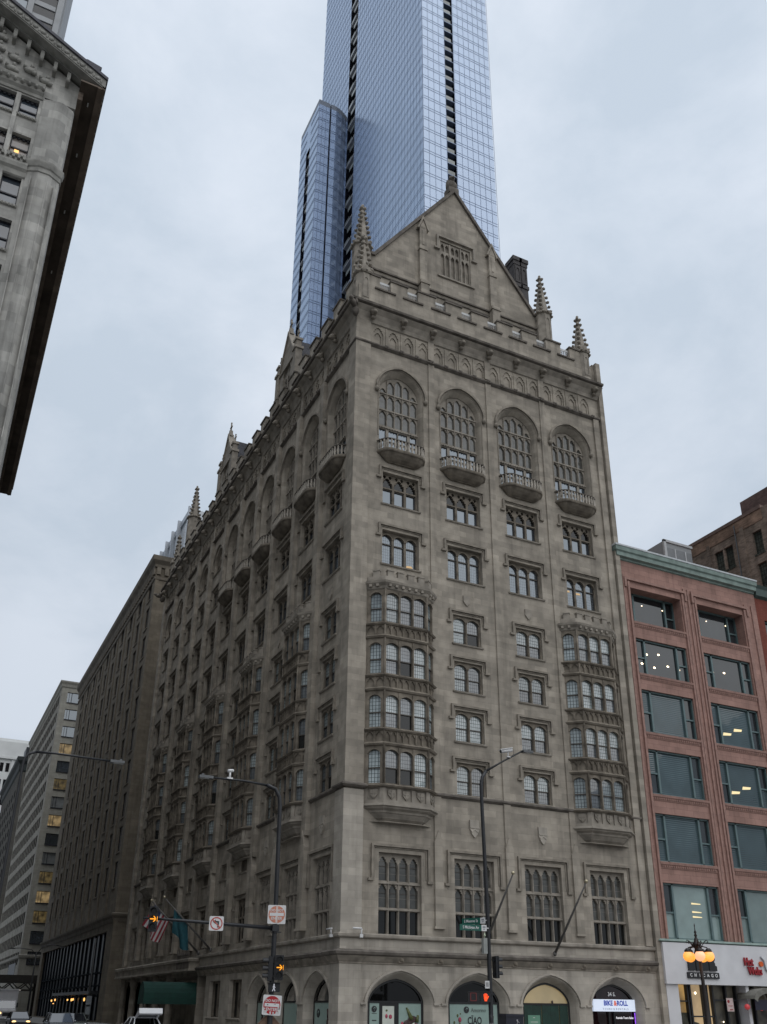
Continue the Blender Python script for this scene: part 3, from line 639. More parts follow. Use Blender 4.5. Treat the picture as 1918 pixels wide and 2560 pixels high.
WHITE = plain('white_paint', (.52, .53, .53), .5, var=.08); GRILL = plain('white_ironwork', (.30, .30, .30), .5, var=.1)
rg = M(); rg.box(-.5, .5, .28, .32, .78, 1.02)
rl_ = M()
for i in range(5): rl_.box(-.48+i*.24-.02, -.48+i*.24+.02, .26, .30, 0, .76)
for i in range(4):
    for z in (.2, .55): rl_.mould([(-.375+i*.25+.09*math.cos(a), z+.13*math.sin(a)) for a in [j*math.pi/4 for j in range(9)]], .03, .26, .29)
rl_.box(-.52, .52, .26, .30, .02, .07); rl_.box(-.52, .52, .26, .30, .74, .78)
RG1, RG2 = rg.mesh('rail_panel', WHITE), rl_.mesh('parapet_railing', GRILL)
for g in GAP: q = put('parapet_railing', RG2, club, (g, .05, 57.88)); put('rail_panel', RG1, q)
# --- pinnacles
def pinnacle(name, shaft, hw, zsh, ztip, mat, loc, gables=True, sd=3, double=True):
    m = M(); r = random.Random(sd)
    m.lathe([(hw*1.12, 0), (hw*1.12, .5), (hw, .7), (hw, zsh-.3)], 8, rot=math.pi/8, smooth=False)
    for k in range(4):
        a = k*math.pi/2; m.T = Matrix.Rotation(a, 4, 'Z')
        if zsh > 3: m.plate(rect(-hw*.36, hw*.36, .9, zsh-.5), [light(0, hw*.48, 1.0, zsh-1.3, .4)], -hw*.99, -hw*.9)
        if gables: m.prism([(-hw*.6, zsh-.35), (hw*.6, zsh-.35), (0, zsh+.55)], -hw*1.08, -hw*.4); m.blob(0, -hw*1.1, zsh+.6, .12, .12, .17, 6, 4, .2, r)
    m.T = None
    m.lathe([(hw*.95, zsh-.35), (hw*1.22, zsh-.25), (hw*1.25, zsh-.08), (hw*.9, zsh)], 8, rot=math.pi/8, smooth=False)
    for k in range(12): m.blob(hw*1.2*math.cos(k*math.pi/6), hw*1.2*math.sin(k*math.pi/6), zsh-.2, .1, .1, .13, 5, 4, .25, r)
    m.lathe([(hw*.86, zsh), (.10, ztip-.35), (.1, ztip-.3), (.12, ztip-.22), (.05, ztip-.16)], 8, rot=math.pi/8, smooth=False)
    m.blob(0, 0, ztip-.08, .14, .14, .16, 7, 5, .15, r)
    n = max(4, int((ztip-zsh)/.62))
    for i in range(n):
        z = zsh+.25+(ztip-zsh-.75)*i/(n-1); rr = hw*.86*(1-(z-zsh)/(ztip-zsh-.3))+.08
        for k in range(4):
            a = k*math.pi/2+math.pi/4
            m.blob(rr*math.cos(a)*1.12, rr*math.sin(a)*1.12, z, .19, .19, .15, 6, 4, .25, r)
    for k in range(4):
        a = k*math.pi/2+math.pi/4; m.blob(.22*math.cos(a), .22*math.sin(a), ztip-.45, .17, .17, .13, 5, 4, .2, r)
    return obj('pinnacle', m, mat, club, loc)
pinnacle('p', 0, .74, 3.9, 8.4, TRIM, (.7, .7, 55.5), sd=1)
pinnacle('p', 0, .74, 3.9, 8.4, TRIM, (23.55, .6, 55.5), sd=2)
pinnacle('p', 0, .74, 3.9, 8.4, TRIM, (.7, 62.5, 55.5), sd=5)
pinnacle('p', 0, .8, 7.3, 12.3, TRIM, (1.25, 2.35, 57.0), False, sd=6)
pinnacle('p', 0, .8, 7.3, 12.3, TRIM, (20.75, 2.35, 57.0), False, sd=7)
pinnacle('p', 0, .8, 7.3, 12.3, TRIM, (1.25, 57.2, 57.0), False, sd=8)
# --- east gable
gx, gy, za = 11.12, 2.5, 75.9; xl, xr, zf = 2.6, 19.75, 63.9
g = M(); win_h = rect(9.45, 12.75, 64.7, 69.0)
G0 = [(xl-.9, 57), (xr+.9, 57), (xr+.9, zf), (xr, zf), (gx, za), (xl, zf), (xl-.9, zf)]
g.plate(G0, [win_h], gy, gy+.8, back=True)
obj('gable', g, STONE, club, label='steep stone gable facing the avenue')
gt = M()
lt, xs = lights_x(3.3, 3, .2, .1)
gt.plate(rect(9.45, 12.75, 64.7, 69.0), [light(11.1+x+s*.24, .4, 64.85, 67.2, .4, .2) for x in xs for s in (-1, 1)]+[light(11.1+x+s*.24, .36, 67.85, 68.4, .4, .2) for x in xs for s in (-1, 1)], gy+.12, gy+.35, rim=False)
gt.face([(9.4, gy+.34, 64.6), (12.8, gy+.34, 64.6), (12.8, gy+.34, 69.1), (9.4, gy+.34, 69.1)])
for x in (-.6, .6): gt.box(11.1+x-.06, 11.1+x+.06, gy, gy+.12, 64.7, 68.9)
gt.mould([(9.2, 67.9), (9.2, 69.3), (13.0, 69.3), (13.0, 67.9)], .2, gy-.22, gy)
for s in (9.05, 13.15): gt.box(s-.3, s+.3, gy-.22, gy, 67.72, 67.9)
gt.box(9.1, 13.1, gy-.16, gy, 64.45, 64.62)
obj('tracery_window', gt, TRIM, club, label='blind traceried window in the gable')
gc = M(); cop = [(xl-.95, zf), (xl, zf), (gx, za), (xr, zf), (xr+.95, zf)]
gc.mould(cop, .3, gy-.22, gy+1.0); gc.mould([(xl-.9, 62.3), (xr+.9, 62.3)], .16, gy-.16, gy); gc.mould([(xl-.9, 61.8), (xr+.9, 61.8)], .14, gy-.1, gy)
obj('coping', gc, TRIMD, club, label='sooty coping of the gable')
for bx in (7.45, 15.05):
    b = M(); b.box(bx-.42, bx+.42, gy-.62, gy, 57, 62.3); b.prism([(bx-.42, 62.3), (bx+.42, 62.3), (bx+.42, 62.75), (bx-.42, 62.75)], gy-.62, gy); b.box(bx-.36, bx+.36, gy-.34, gy, 62.75, 69.3)
    b.prism([(bx-.36, 69.3), (bx+.36, 69.3), (bx, 70.3)], gy-.36, gy); b.mould([(bx-.48, 69.1), (bx, 70.4), (bx+.48, 69.1)], .14, gy-.44, gy); b.box(bx-.5, bx+.5, gy-.7, gy, 62.3, 62.44); b.box(bx-.44, bx+.44, gy-.42, gy, 66.6, 66.78)
    b.box(bx-.12, bx+.12, gy-.39, gy-.33, 67.2, 69.0)
    obj('buttress', b, STONE, club)
fn = M(); fn.box(gx-.55, gx+.55, gy-.1, gy+.9, za, za+.75); r_ = random.Random(3)
fn.blob(gx, gy+.4, za+1.35, .5, .42, .85, 9, 7, .1, r_); fn.blob(gx-.05, gy+.2, za+2.15, .3, .34, .34, 8, 6, .12, r_); fn.blob(gx-.42, gy+.4, za+1.3, .16, .32, .75, 7, 6, .1, r_); fn.blob(gx+.42, gy+.4, za+1.3, .16, .32, .75, 7, 6, .1, r_); fn.blob(gx-.05, gy-.1, za+2.05, .12, .2, .12, 6, 5, .1, r_); fn.blob(gx-.2, gy+.3, za+2.48, .1, .1, .14, 5, 4, .1, r_); fn.blob(gx+.12, gy+.3, za+2.48, .1, .1, .14, 5, 4, .1, r_)
obj('finial', fn, TRIMD, club, label='carved seated beast on the apex of the gable')
rf = M(); rz_ = za-.7
rf.prism([(2.6, 63.0), (19.8, 63.0), (gx, rz_)], gy+.8, 60.5)
rf.prism([(1.0, 57.0), (20.8, 57.0), (19.8, 63.0), (2.6, 63.0)], gy+.8, 60.5)
obj('roof', rf, SLATE, club)
ch = M()
for cx_ in (20.55, 21.35):
    ch.box(cx_-.42, cx_+.42, 5.6, 6.8, 60, 73.6); ch.box(cx_-.5, cx_+.5, 5.5, 6.9, 70.6, 71.0); ch.box(cx_-.47, cx_+.47, 5.54, 6.86, 73.6, 74.1); ch.box(cx_-.56, cx_+.56, 5.44, 6.96, 74.1, 74.6)
    ch.plate(rect(cx_-.3, cx_+.3, 71.2, 73.4), [light(cx_, .4, 71.4, 72.8, .35)], 5.52, 5.6)
obj('chimney', ch, plain('dark_chimney_stone', (.07, .065, .065), .9, var=.2), club)
# --- dormers on the long side
def dormer(yc):
    d = M(); hw, z0, zs, zt = 2.15, 57.0, 62.2, 66.2
    d.plate([(-hw, z0), (hw, z0), (hw, zs), (0, zt), (-hw, zs)], [[(1.1, 58.6)]+tudor(0, 2.2, 61.3, 1.0)[::-1]+[(-1.1, 58.6)]], 0, .5, back=True)
    d.mould([(-hw, zs), (0, zt), (hw, zs)], .2, -.15, .6); d.mould([(-hw, 62.0), (hw, 62.0)], .14, -.14, 0)
    d.box(-hw, -hw+.02, .5, 6, z0, zs); d.box(hw-.02, hw, .5, 6, z0, zs)
    for s in (-1, 1):
        x = s*(hw+.35); d.box(x-.38, x+.38, -.2, .5, z0, 62.4); d.box(x-.5, x+.5, -.32, .6, 62.4, 62.7); d.box(x-.3, x+.3, -.12, .42, 62.7, 63.5); d.box(x-.42, x+.42, -.24, .54, 63.5, 63.75)
        d.prism([(x-.3, 63.75), (x+.3, 63.75), (x, 64.1)], -.1, .4)
        d.box(x-.06, x+.06, .1, .22, 64.0, 64.95); d.box(x-.28, x+.28, .1, .22, 64.5, 64.64); d.blob(x, .16, 65.0, .1, .1, .1, 6, 4)
        d.box(x-.44, x+.44, -.26, .5, 59.4, 59.6)
    d.prism([(-.35, zt), (.35, zt), (.12, zt+.9), (-.12, zt+.9)], 0, .4); d.box(-.08, .08, .12, .26, zt+.8, zt+1.95); d.box(-.36, .36, .12, .26, zt+1.3, zt+1.48); d.blob(0, .19, zt+2.0, .12, .12, .12, 6, 4)
    d.plate([(1.1, 58.6)]+tudor(0, 2.2, 61.3, 1.0)[::-1]+[(-1.1, 58.6)], [light(x, .6, 58.8, 60.6, .5, .25) for x in (-.7, 0, .7)], .2, .35, rim=False)
    q = obj('dormer', d, TRIM, club, (.35, yc, 0), LR)
    p = M(); p.face([(-1.2, .34, 58.5), (1.2, .34, 58.5), (1.2, .34, 62.5), (-1.2, .34, 62.5)]); obj('pane', p, G_DARK, q)
    rr = M(); rr.prism([(-hw-.1, zs-.3), (0, zt-.35), (hw+.1, zs-.3), (hw, zs-.5), (-hw, zs-.5)], .6, 7.5); rr.box(-hw+.05, hw-.05, .6, 7, z0, zs-.5)
    obj('roof', rr, SLATE, q)
dormer(18.3); dormer(38.9)
# --- porch slab, columns, balcony rail, canopy on the Monroe side
po = M(); po.box(-.9, 0, 31.2, 63.6, 5.0, 5.75); po.sweep([(-.9, 63.6), (-.9, 31.2), (0, 31.2)], [(0, 5.7), (.14, 5.75), (.16, 5.95), (0, 6.05), (-.5, 6.05)]); po.sweep([(-.9, 63.6), (-.9, 31.2), (0, 31.2)], [(0, 4.95), (.08, 4.98), (.08, 5.1), (0, 5.14)])
for y in (62.6, 57.5, 52.0, 46.5, 41.0): po.lathe([(.5, 0), (.5, .3), (.38, .4), (.34, 3.9), (.48, 4.2), (.5, 4.95)], 10, .1, y)
obj('porch', po, STONE, club)
br = M()
for i in range(14): br.box(-.98, -.9, 31.4+i*.3-.05, 31.4+i*.3+.05, 5.2, 6.3)
br.box(-1.0, -.88, 31.3, 35.5, 6.3, 6.42)
for i in range(6): br.prism([(-1.0, 6.42), (-.88, 6.42), (-.94, 6.9)], 31.5+i*.75, 31.5+i*.75+.3)
obj('balustrade', br, TRIMD, club)
GREEN = plain('green_awning_canvas', (.0035, .042, .032), .75, var=.2, scale=2)
cn = M(); a_ = [(-1.05*math.cos(math.pi*i/10), 2.75+1.3*math.sin(math.pi*i/10)) for i in range(11)]
cn.T = Matrix.Translation((-4.7, 32.4, 0)) @ Matrix.Rotation(R(-90), 4, 'Z') @ Matrix.Identity(4)
cn.T = Matrix(((0, 1, 0, -4.6), (-1, 0, 0, 32.2), (0, 0, 1, 0), (0, 0, 0, 1)))
cn.ring(a_, a_, 0, 5.6); cn.face([(x, 0.02, z) for x, z in a_]); cn.box(-1.05, -1.03, 0, 5.6, 2.25, 2.76); cn.box(1.03, 1.05, 0, 5.6, 2.25, 2.76); cn.box(-1.05, 1.05, -.02, .0, 2.25, 2.76)
aw = obj('awning', cn, GREEN, club)
ap = M()
for s in (-1, 1): ap.T = cn.T; ap.tube([(s*.98, .05, 0), (s*.98, .05, 2.7)], .04)
obj('post', ap, BRONZE, aw)
# ================================================================== GLASS SKYSCRAPER
G_TOW = glass('tower_glass', (.25, .33, .49), .28, tint=(.76, .86, 1.0), var=.10, vs=.04, rough=.22, ovar=0)
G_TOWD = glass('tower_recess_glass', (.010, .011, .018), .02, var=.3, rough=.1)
MULL = plain('tower_mullion', (.175, .23, .345), .5, metal=.2, var=.05)
SLABW = plain('balcony_slab', (.42, .44, .48), .6, var=.06)
RAILG = glass('balcony_rail_glass', (.20, .22, .215), .06, var=.3, vs=.4)
tw = thing('glass_skyscraper', 'very tall pale blue glass tower rising behind the stone gable, its top out of sight', 'skyscraper', (51.17, 80, 0))
X0, Y0 = 51.17, 80.0; ZT = 410
def P2(x, y): return (x-X0, y-Y0)
plan = [P2(*p) for p in ((51.17,80),(57.72,80),(57.72,81.5),(60.25,81.5),(60.25,80),(71.15,80),(71.15,151),(51.17,151),(51.17,127.3),(52.7,127.3),(52.7,121.7),(51.17,121.7))]
b = M(); n = len(plan)
for i in range(n):
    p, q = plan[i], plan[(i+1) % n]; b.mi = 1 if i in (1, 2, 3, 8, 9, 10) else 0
    b.face([(p[0], p[1], 0), (q[0], q[1], 0), (q[0], q[1], ZT), (p[0], p[1], ZT)])
b.mi = 2; b.face([(x, y, ZT) for x, y in plan]); 
obj('glass_wall', b, [G_TOW, G_TOWD, MULL], tw)
FP = 3.684; ZF = [198.72+FP*k for k in range(-20, 57)]
def grid_east(m, xs_, y, x0, x1):
    for x in xs_: m.box(x-.045, x+.045, y-.05, y, 100, ZT)
    for z in ZF:
        for dz in (0, .78): m.box(x0, x1, y-.04, y, z+dz-.05, z+dz+.05)
def grid_south(m, ys_, x, y0, y1):
    for y in ys_: m.box(x-.03, x, y-.05, y+.05, 100, ZT)
    for z in ZF:
        for dz in (0, .78): m.box(x-.03, x, y0, y1, z+dz-.05, z+dz+.05)
m = M(); grid_east(m, [.06]+[1.6*i for i in range(1, 4)]+[6.5], 0, 0, 6.55); grid_east(m, [9.2+.0+1.57*i for i in range(8)], 0, 9.08, 19.98); obj('mullion_grid', m, MULL, tw)
m = M(); grid_south(m, [1.6*i for i in range(27)], 0, 0, 41.7); grid_south(m, [47.35+1.6*i for i in range(15)], 0, 47.3, 71); obj('mullion_grid', m, MULL, tw)
bc = M(); bc.box(.0, 2.53, .02, 1.4, -.18, .06); BCM = bc.mesh('balcony', MULL)
bc2 = M(); bc2.box(.08, 2.05, .1, .16, .06, 1.35); BRM = bc2.mesh('railing', RAILG)
bs_ = M(); bs_.box(.0, 1.4, 0, 5.6, -.20, .2); BSM = bs_.mesh('balcony', SLABW)
bs2 = M(); bs2.box(.1, .16, .2, 3.4, .2, 1.5); BSR = bs2.mesh('railing', RAILG)
for k in range(-12, 34):
    q = put('balcony', BCM, tw, (6.55, 0, 198.72+FP*k-.3)); put('railing', BRM, q)
for k in range(-8, 44):
    z = 203.6+4.0*k-28
    if z > ZT-3: break
    q = put('balcony', BSM if k % 2 == 0 else BCM, tw, (0, 41.7, z), 0) if k % 2 == 0 else None
    q2 = put('railing', BSR, q if q else tw, (0, 0, 0) if q else (0, 41.7, z-.2))
    if q: q2.location = (0, 2.0, .0)
wg = M(); WP = [P2(*p) for p in ((41.1, 125.8), (44.7, 125.8), (44.95, 126.4), (45.1, 125.8), (46.75, 125.8), (48.6, 126.3), (51.17, 127.7), (51.17, 140.4), (41.1, 140.4))]
ZW = 251.6
for i in range(len(WP)):
    p, q = WP[i], WP[(i+1) % len(WP)]; wg.mi = 1 if i in (1, 2) else 0
    if i == 8: # leave the balcony slot open in the long face
        y0_, y1_, ys0, ys1 = WP[8][1], WP[0][1], 54.9, 52.0
        for a, c_ in ((y0_, ys0), (ys1, y1_)): wg.face([(WP[0][0], a, 60), (WP[0][0], c_, 60), (WP[0][0], c_, ZW), (WP[0][0], a, ZW)])
        wg.face([(WP[0][0], ys0, 240), (WP[0][0], ys1, 240), (WP[0][0], ys1, ZW), (WP[0][0], ys0, ZW)])
        wg.mi = 1; x_ = WP[0][0]
        wg.face([(x_+1.2, ys0, 60), (x_+1.2, ys1, 60), (x_+1.2, ys1, 240), (x_+1.2, ys0, 240)])
        for yy in (ys0, ys1): wg.face([(x_, yy, 60), (x_+1.2, yy, 60), (x_+1.2, yy, 240), (x_, yy, 240)])
        wg.face([(x_, ys0, 240), (x_, ys1, 240), (x_+1.2, ys1, 240), (x_+1.2, ys0, 240)])
    else: wg.face([(p[0], p[1], 60), (q[0], q[1], 60), (q[0], q[1], ZW), (p[0], p[1], ZW)])
wing = obj('wing', wg, [G_TOW, G_TOWD], tw)
m = M(); m.prismz(WP, ZW, ZW+2.0); obj('roof_band', m, plain('tower_parapet', (.20, .23, .28), .5, var=.1), wing)
m = M()
for x in (-10.0, -8.85, -7.7, -6.55): m.box(x-.05, x+.05, 45.73, 45.8, 60, ZW)
for k in range(-26, 14):
    z = 201.0+FP*k
    if z > ZW-1: break
    for dz in (0, .75):
        m.box(-10.07, -6.5, 45.74, 45.8, z+dz-.06, z+dz+.06)
        for a, c_ in zip(WP[3:6], WP[4:7]): m.tube([(a[0], a[1]-.03, z+dz), (c_[0], c_[1]-.03, z+dz)], .06, 4)
        m.box(-10.12, -10.07, 45.8, 52.0, z+dz-.06, z+dz+.06); m.box(-10.12, -10.07, 54.9, 60.4, z+dz-.06, z+dz+.06)
for a in (WP[3], WP[4], WP[5], (WP[5][0]+1.3, WP[5][1]+.7)): m.box(a[0]-.05, a[0]+.05, a[1]-.06, a[1]+.01, 60, ZW)
obj('mullion_grid', m, MULL, wing)
ws_ = M(); ws_.box(0, 1.1, 0, 2.9, -.16, .16); WSM = ws_.mesh('balcony', SLABW)
ws2 = M(); ws2.box(.1, .15, 0.1, 1.5, .2, 1.4); WSR = ws2.mesh('railing', RAILG)
for k in range(20):
    z = 240-7.37*(k+1)
    if z > 62: q = put('balcony', WSM, wing, (WP[0][0], 52.0, z)); put('railing', WSR, wing, (WP[0][0], 52.0, z+3.6))
# ================================================================== CLASSICAL BLOCK ON THE LEFT
GREY = masonry('weathered_grey_stone', (.35, .345, .325), .9, .62, .25, .006, .45, .75, blk=.2)
GREYT = plain('grey_stone_trim', (.25, .245, .225), .85, var=.35, scale=1.2, bump=.3)
SOFF = masonry('dark_eave_boards', (.17, .135, .11), 40, .45, .3, .02, .2, .5)
lb_ = thing('grey_classical_block', 'grey stone office block with wide dark eaves, cut off by the left edge', 'building', (-23.9, 0, 0))
o_ = M()
CW = [-27.02-1.62*i for i in range(3)]+[-33.9-1.62*i for i in range(3)]+[-40.8-1.62*i for i in range(3)]+[-47.7-1.62*i for i in range(3)]
ROWS = [61.95, 58.05, 53.35, 49.3, 45.3, 41.3, 37.3, 33.3]
def xl_(x): return x+23.9
xs_all = sorted(CW)
o_.box(-40, 0, .45, 60, 0, 33); 
edges_x = []
for r, z in enumerate(ROWS):
    z0, z1 = (z-.55, z+3.3) if r not in (1,) else (z-1.2, z+3.3)
    zb = z-.6; zt = (ROWS[r-1]-.6) if r > 0 else 64.5
    o_.plate(rect(-40, -2.2, zb, zt), [rect(xl_(x)-.64, xl_(x)+.64, z, z+(1.95 if r < 2 else 2.6)) for x in CW], 0, .45, rim=False)
o_.box(-40, 0, .46, 60, 33.01, 64.5)
o_.plate(rect(-40, -2.2, 0, 32.7), [], 0, None)
obj('wall', o_, GREY, lb_)
# octagonal corner pier
pr_ = M(); pp_ = [(-2.35, .2), (-2.3, -.06), (-1.55, -.40), (-.8, -.40), (-.05, .02), (0, .3)]; pq_ = [(-2.3, .1), (-2.25, -.06), (-1.2, -.34), (-.85, -.34), (-.1, .04), (0, .3)]
pr_.prismz(pp_+[(0, .5), (-2.35, .5)], 0, 57.1); pr_.prismz(pq_+[(0, .5), (-2.3, .5)], 57.1, 64.2)
for x in (-1.95, -1.4, -.8, -.3): pr_.box(x-.03, x+.03, -.47, -.1, 33, 56)
GREYP = masonry('patched_grey_stone', (.36, .355, .335), .55, .8, .2, .004, .55, .85, blk=.2); obj('corner_pier', pr_, GREYP, lb_)
bd = M()
for z, h in ((57.1, 1.1),):
    bd.sweep(pp_, [(0, z-h*.4), (.07, z-h*.34), (.05, z), (.12, z+.1), (.2, z+h*.45), (.2, z+h*.58), (0, z+h*.64)])
bd.sweep([(-40, 0), (-2.3, 0)], [(0, 55.9), (.1, 56.0), (.14, 56.4), (.3, 56.6), (.34, 56.95), (.2, 57.3), (0, 57.35)])
for i in range(100): bd.box(-2.6-i*.36-.09, -2.6-i*.36+.09, -.4, -.1, 57.35, 57.6)
bd.sweep([(-40, 0), (-2.3, 0)], [(0, 64.0), (.1, 64.05), (.12, 64.3), (.3, 64.5), (.34, 64.7), (.5, 64.9), (.55, 65.15), (0, 65.3)])
for i in range(70): bd.blob(-2.4-i*.5, -.42, 64.75, .13, .2, .16, 6, 4, .2)
obj('stone_bands', bd, GREYT, lb_)
PAL = [glass('glass_block_reflection', (.06, .075, .095), .10, var=.3, fres=.3), glass('glass_grey_shade', (.20, .18, .17), .06, var=.1, fres=.3), G_DARK]
sash = plain('dark_sash', (.012, .013, .02), .5)
def lwin(h, shade):
    f = M(); f.box(-.62, .62, .3, .4, h*.42-.05, h*.42+.06)
    for s in (-1, 1): f.box(s*.6-.04, s*.6+.04, .3, .4, 0, h)
    f.box(-.62, .62, .3, .4, 0, .08); f.box(-.62, .62, .3, .4, h-.1, h)
    if h < 2:
        for i in range(4): f.blob(-.5+i*.33, .3, h-.14, .14, .06, .12, 6, 4)
    p = M(); p.face([(-.64, .4, 0), (.64, .4, 0), (.64, .4, h), (-.64, .4, h)])
    s = M(); s.sweep([(-.7, 0), (.7, 0)], [(0, -.3), (.1, -.28), (.16, -.1), (0, .0)])
    for i in range(6): s.box(-.62+i*.22, -.5+i*.22, -.2, 0, -.28, -.14)
    return f.mesh('window', sash), p.mesh('pane', shade), s.mesh('sill', GREYT)
LW = [lwin(1.95, PAL[0]), lwin(1.95, PAL[1]), lwin(2.6, PAL[0])]
LIT = glow('lamp_lit_window', (1, .55, .16), 1.6)
for r, z in enumerate(ROWS):
    for i, x in enumerate(CW[:9]):
        k = 0 if r == 0 else (1 if r == 1 else 2)
        q = put('window', LW[k][0], lb_, (xl_(x), 0, z)); put('pane', LW[k][1], q); put('sill', LW[k][2], q)
        if r == 1 and i == 0: mm_ = M(); mm_.box(-.28, .02, .30, .38, .14, .66); obj('lit_lamp', mm_, LIT, q)
# piers between sashes
mp_ = M()
for i, x in enumerate(CW):
    mp_.box(xl_(x)-.96, xl_(x)-.66, -.12, 0, 33, 63.9)
obj('mullion_pier', mp_, GREY, lb_)
# pediment wall, raking cornice and eaves
ap_x = -24.0; sl_ = .545; oh = 1.75
def rz2(x): return 66.3+(oh-x)*sl_ if x > ap_x else 66.3+(oh-ap_x)*sl_-(ap_x-x)*sl_
tm = M(); tm.prism([(-50, 64.5), (0, 64.5), (0, rz2(0)-.4), (ap_x, rz2(ap_x)-.4), (-50, rz2(-50)-.4)], .02, .8); obj('pediment', tm, GREY, lb_)
rk = M(); x1 = -50
def quad_rake(xa, xb, dz0, dz1, y0, y1):
    rk.prism([(xa, rz2(xa)+dz0), (xb, rz2(xb)+dz0), (xb, rz2(xb)+dz1), (xa, rz2(xa)+dz1)], y0, y1)
for xa, xb in ((ap_x, oh), (-50, ap_x)):
    quad_rake(xa, xb, -.12, .0, -1.3, .0); quad_rake(xa, xb, .0, .75, -1.36, -1.0); quad_rake(xa, xb, -.22, -.12, -.55, 0); quad_rake(xa, xb, .02, .7, -1.0, 2.0)
    n_ = int((xb-xa)/.62)
    for i in range(n_):
        x = xa+.3+i*.62; rk.blob(x, -1.38, rz2(x)+.35, .2, .1, .2, 7, 5, .3); rk.blob(x+.3, -1.37, rz2(x+.3)+.32, .1, .06, .25, 6, 4, .2)
obj('raking_cornice', rk, GREYT, lb_)
ck = M()
for xa, xb in ((ap_x, oh), (-50, ap_x)):
    ck.prism([(xa, rz2(xa)+.72), (xb+.1 if xb > 0 else xb, rz2(xb)+.72), (xb+.1 if xb > 0 else xb, rz2(xb)+1.0), (xa, rz2(xa)+1.0)], -1.5, 66)
ck.prism([(oh-2.0, rz2(oh-2)+.9), (oh-.7, rz2(oh-.7)+1.0), (oh-.5, rz2(oh-.5)+1.65), (oh-1.6, rz2(oh-1.6)+1.3)], -1.4, -.6)
obj('roof', ck, plain('dark_slate_edge', (.06, .06, .075), .7, var=.2), lb_)
rb = random.Random(9)
bk = M(); bk.box(-.13, .13, -.6, .1, -.55, .45); bk.blob(0, -.55, -.4, .16, .18, .25, 6, 5, .2, rb); BKM = bk.mesh('bracket', GREYT)
for i in range(34): x = -.9-i*1.05; put('bracket', BKM, lb_, (x, 0, rz2(x)-.9))
rl2 = M(); rl2.blob(0, -.1, 0, .42, .24, .28, 8, 5, .35, rb); rl2.blob(.35, -.16, -.2, .22, .18, .16, 6, 4, .3, rb); rl2.blob(-.35, -.16, .15, .2, .18, .16, 6, 4, .3, rb); rl2.blob(.1, -.2, .35, .16, .16, .2, 6, 4, .3, rb); RLM2 = rl2.mesh('relief', GREYT)
for i in range(26):
    x = -2.4-i*1.2
    for j in range(6):
        z = 66.0+j*1.15+(.5 if i % 2 else 0)
        if z < rz2(x)-1.7: put('relief', RLM2, lb_, (x, 0, z))
        if i*6+j > 90: break
ev = M(); ev.box(0, oh-.15, -1.25, 66, 66.15, 66.3); ev.box(oh-.2, oh, -1.3, 66, 66.1, 66.95); ev.box(oh-.5, oh-.2, -1.3, 66, 66.05, 66.16); ev.box(0, .35, -.3, 66, 65.3, 66.15)
obj('eaves', ev, SOFF, lb_)
dl = M()
for i in range(110): dl.blob(oh+.0, -.9+i*.6, 66.5, .05, .16, .2, 5, 4, .3)
obj('eaves_ornament', dl, SOFF, lb_)
fx = M()
for y in (.4, 5.5, 12, 20): fx.box(.75, .85, y, y+.35, 66.08, 66.15)
obj('eaves_light', fx, plain('pale_fitting', (.5, .5, .48), .5), lb_)
sb = thing('unseen_shade_block', 'plain grey stone block added unseen behind the classical one to shade the side street', 'building', (-24.2, 66.5, 0))  # added out of view to darken the side street
m = M(); zz = 0
for k in range(13): m.plate(rect(0, 84, 1+k*4.4, 5.4+k*4.4), [rect(2+4.2*i, 4.4+4.2*i, 2+k*4.4, 4.4+k*4.4) for i in range(19)], 0, .3, rim=False)
m.plate(rect(0, 84, 0, 1), [], 0, None); m.plate(rect(0, 84, 58.2, 62), [], 0, None); m.T = Matrix.Identity(4); m.box(0, 84, .35, 30, 0, 61.9); obj('wall', m, GREY, sb, rz=math.pi/2)
# tower seen over that pediment
ct = thing('concrete_high_rise', 'grey concrete high-rise with dark window bands seen above the pediment', 'skyscraper', (-29.4, 62, 0))
PALEC = plain('pale_concrete', (.36, .37, .38), .8, var=.1, scale=.4)
m = M(); s60 = (62+53.7)/(80+53.7)
m.box(-30, .2, 0, 26, 0, 215)
for i in range(5): m.box(.2+.22*i, .42+.22*i, 1.2+2.4*i, 26, 0, 157+ -4.5*i if i else 215)
for i in range(5): m.box(-.1-i*4.4-.62, -.1-i*4.4+.3, -.7, 0, 0, 215)
obj('wall', m, PALEC, ct)
fwm = M(); fwm.box(-1.75, 1.75, -.35, -.05, 0, 2.0); FWD = fwm.mesh('window_band', glass('dark_band_glass', (.035, .037, .04), .03)); FWS = fwm.mesh('window_band', G_SKY)
spm = M(); spm.box(-1.75, 1.75, -.5, 0, -1.1, 0); SPM = spm.mesh('spandrel', PALEC)
for c_ in range(4):
    for k in range(14): put('window_band', FWD if c_ == 0 else FWS, ct, (-2.6-4.4*c_, 0, 131+3.3*k)); put('spandrel', SPM, ct, (-2.6-4.4*c_, 0, 131+3.3*k-.1))
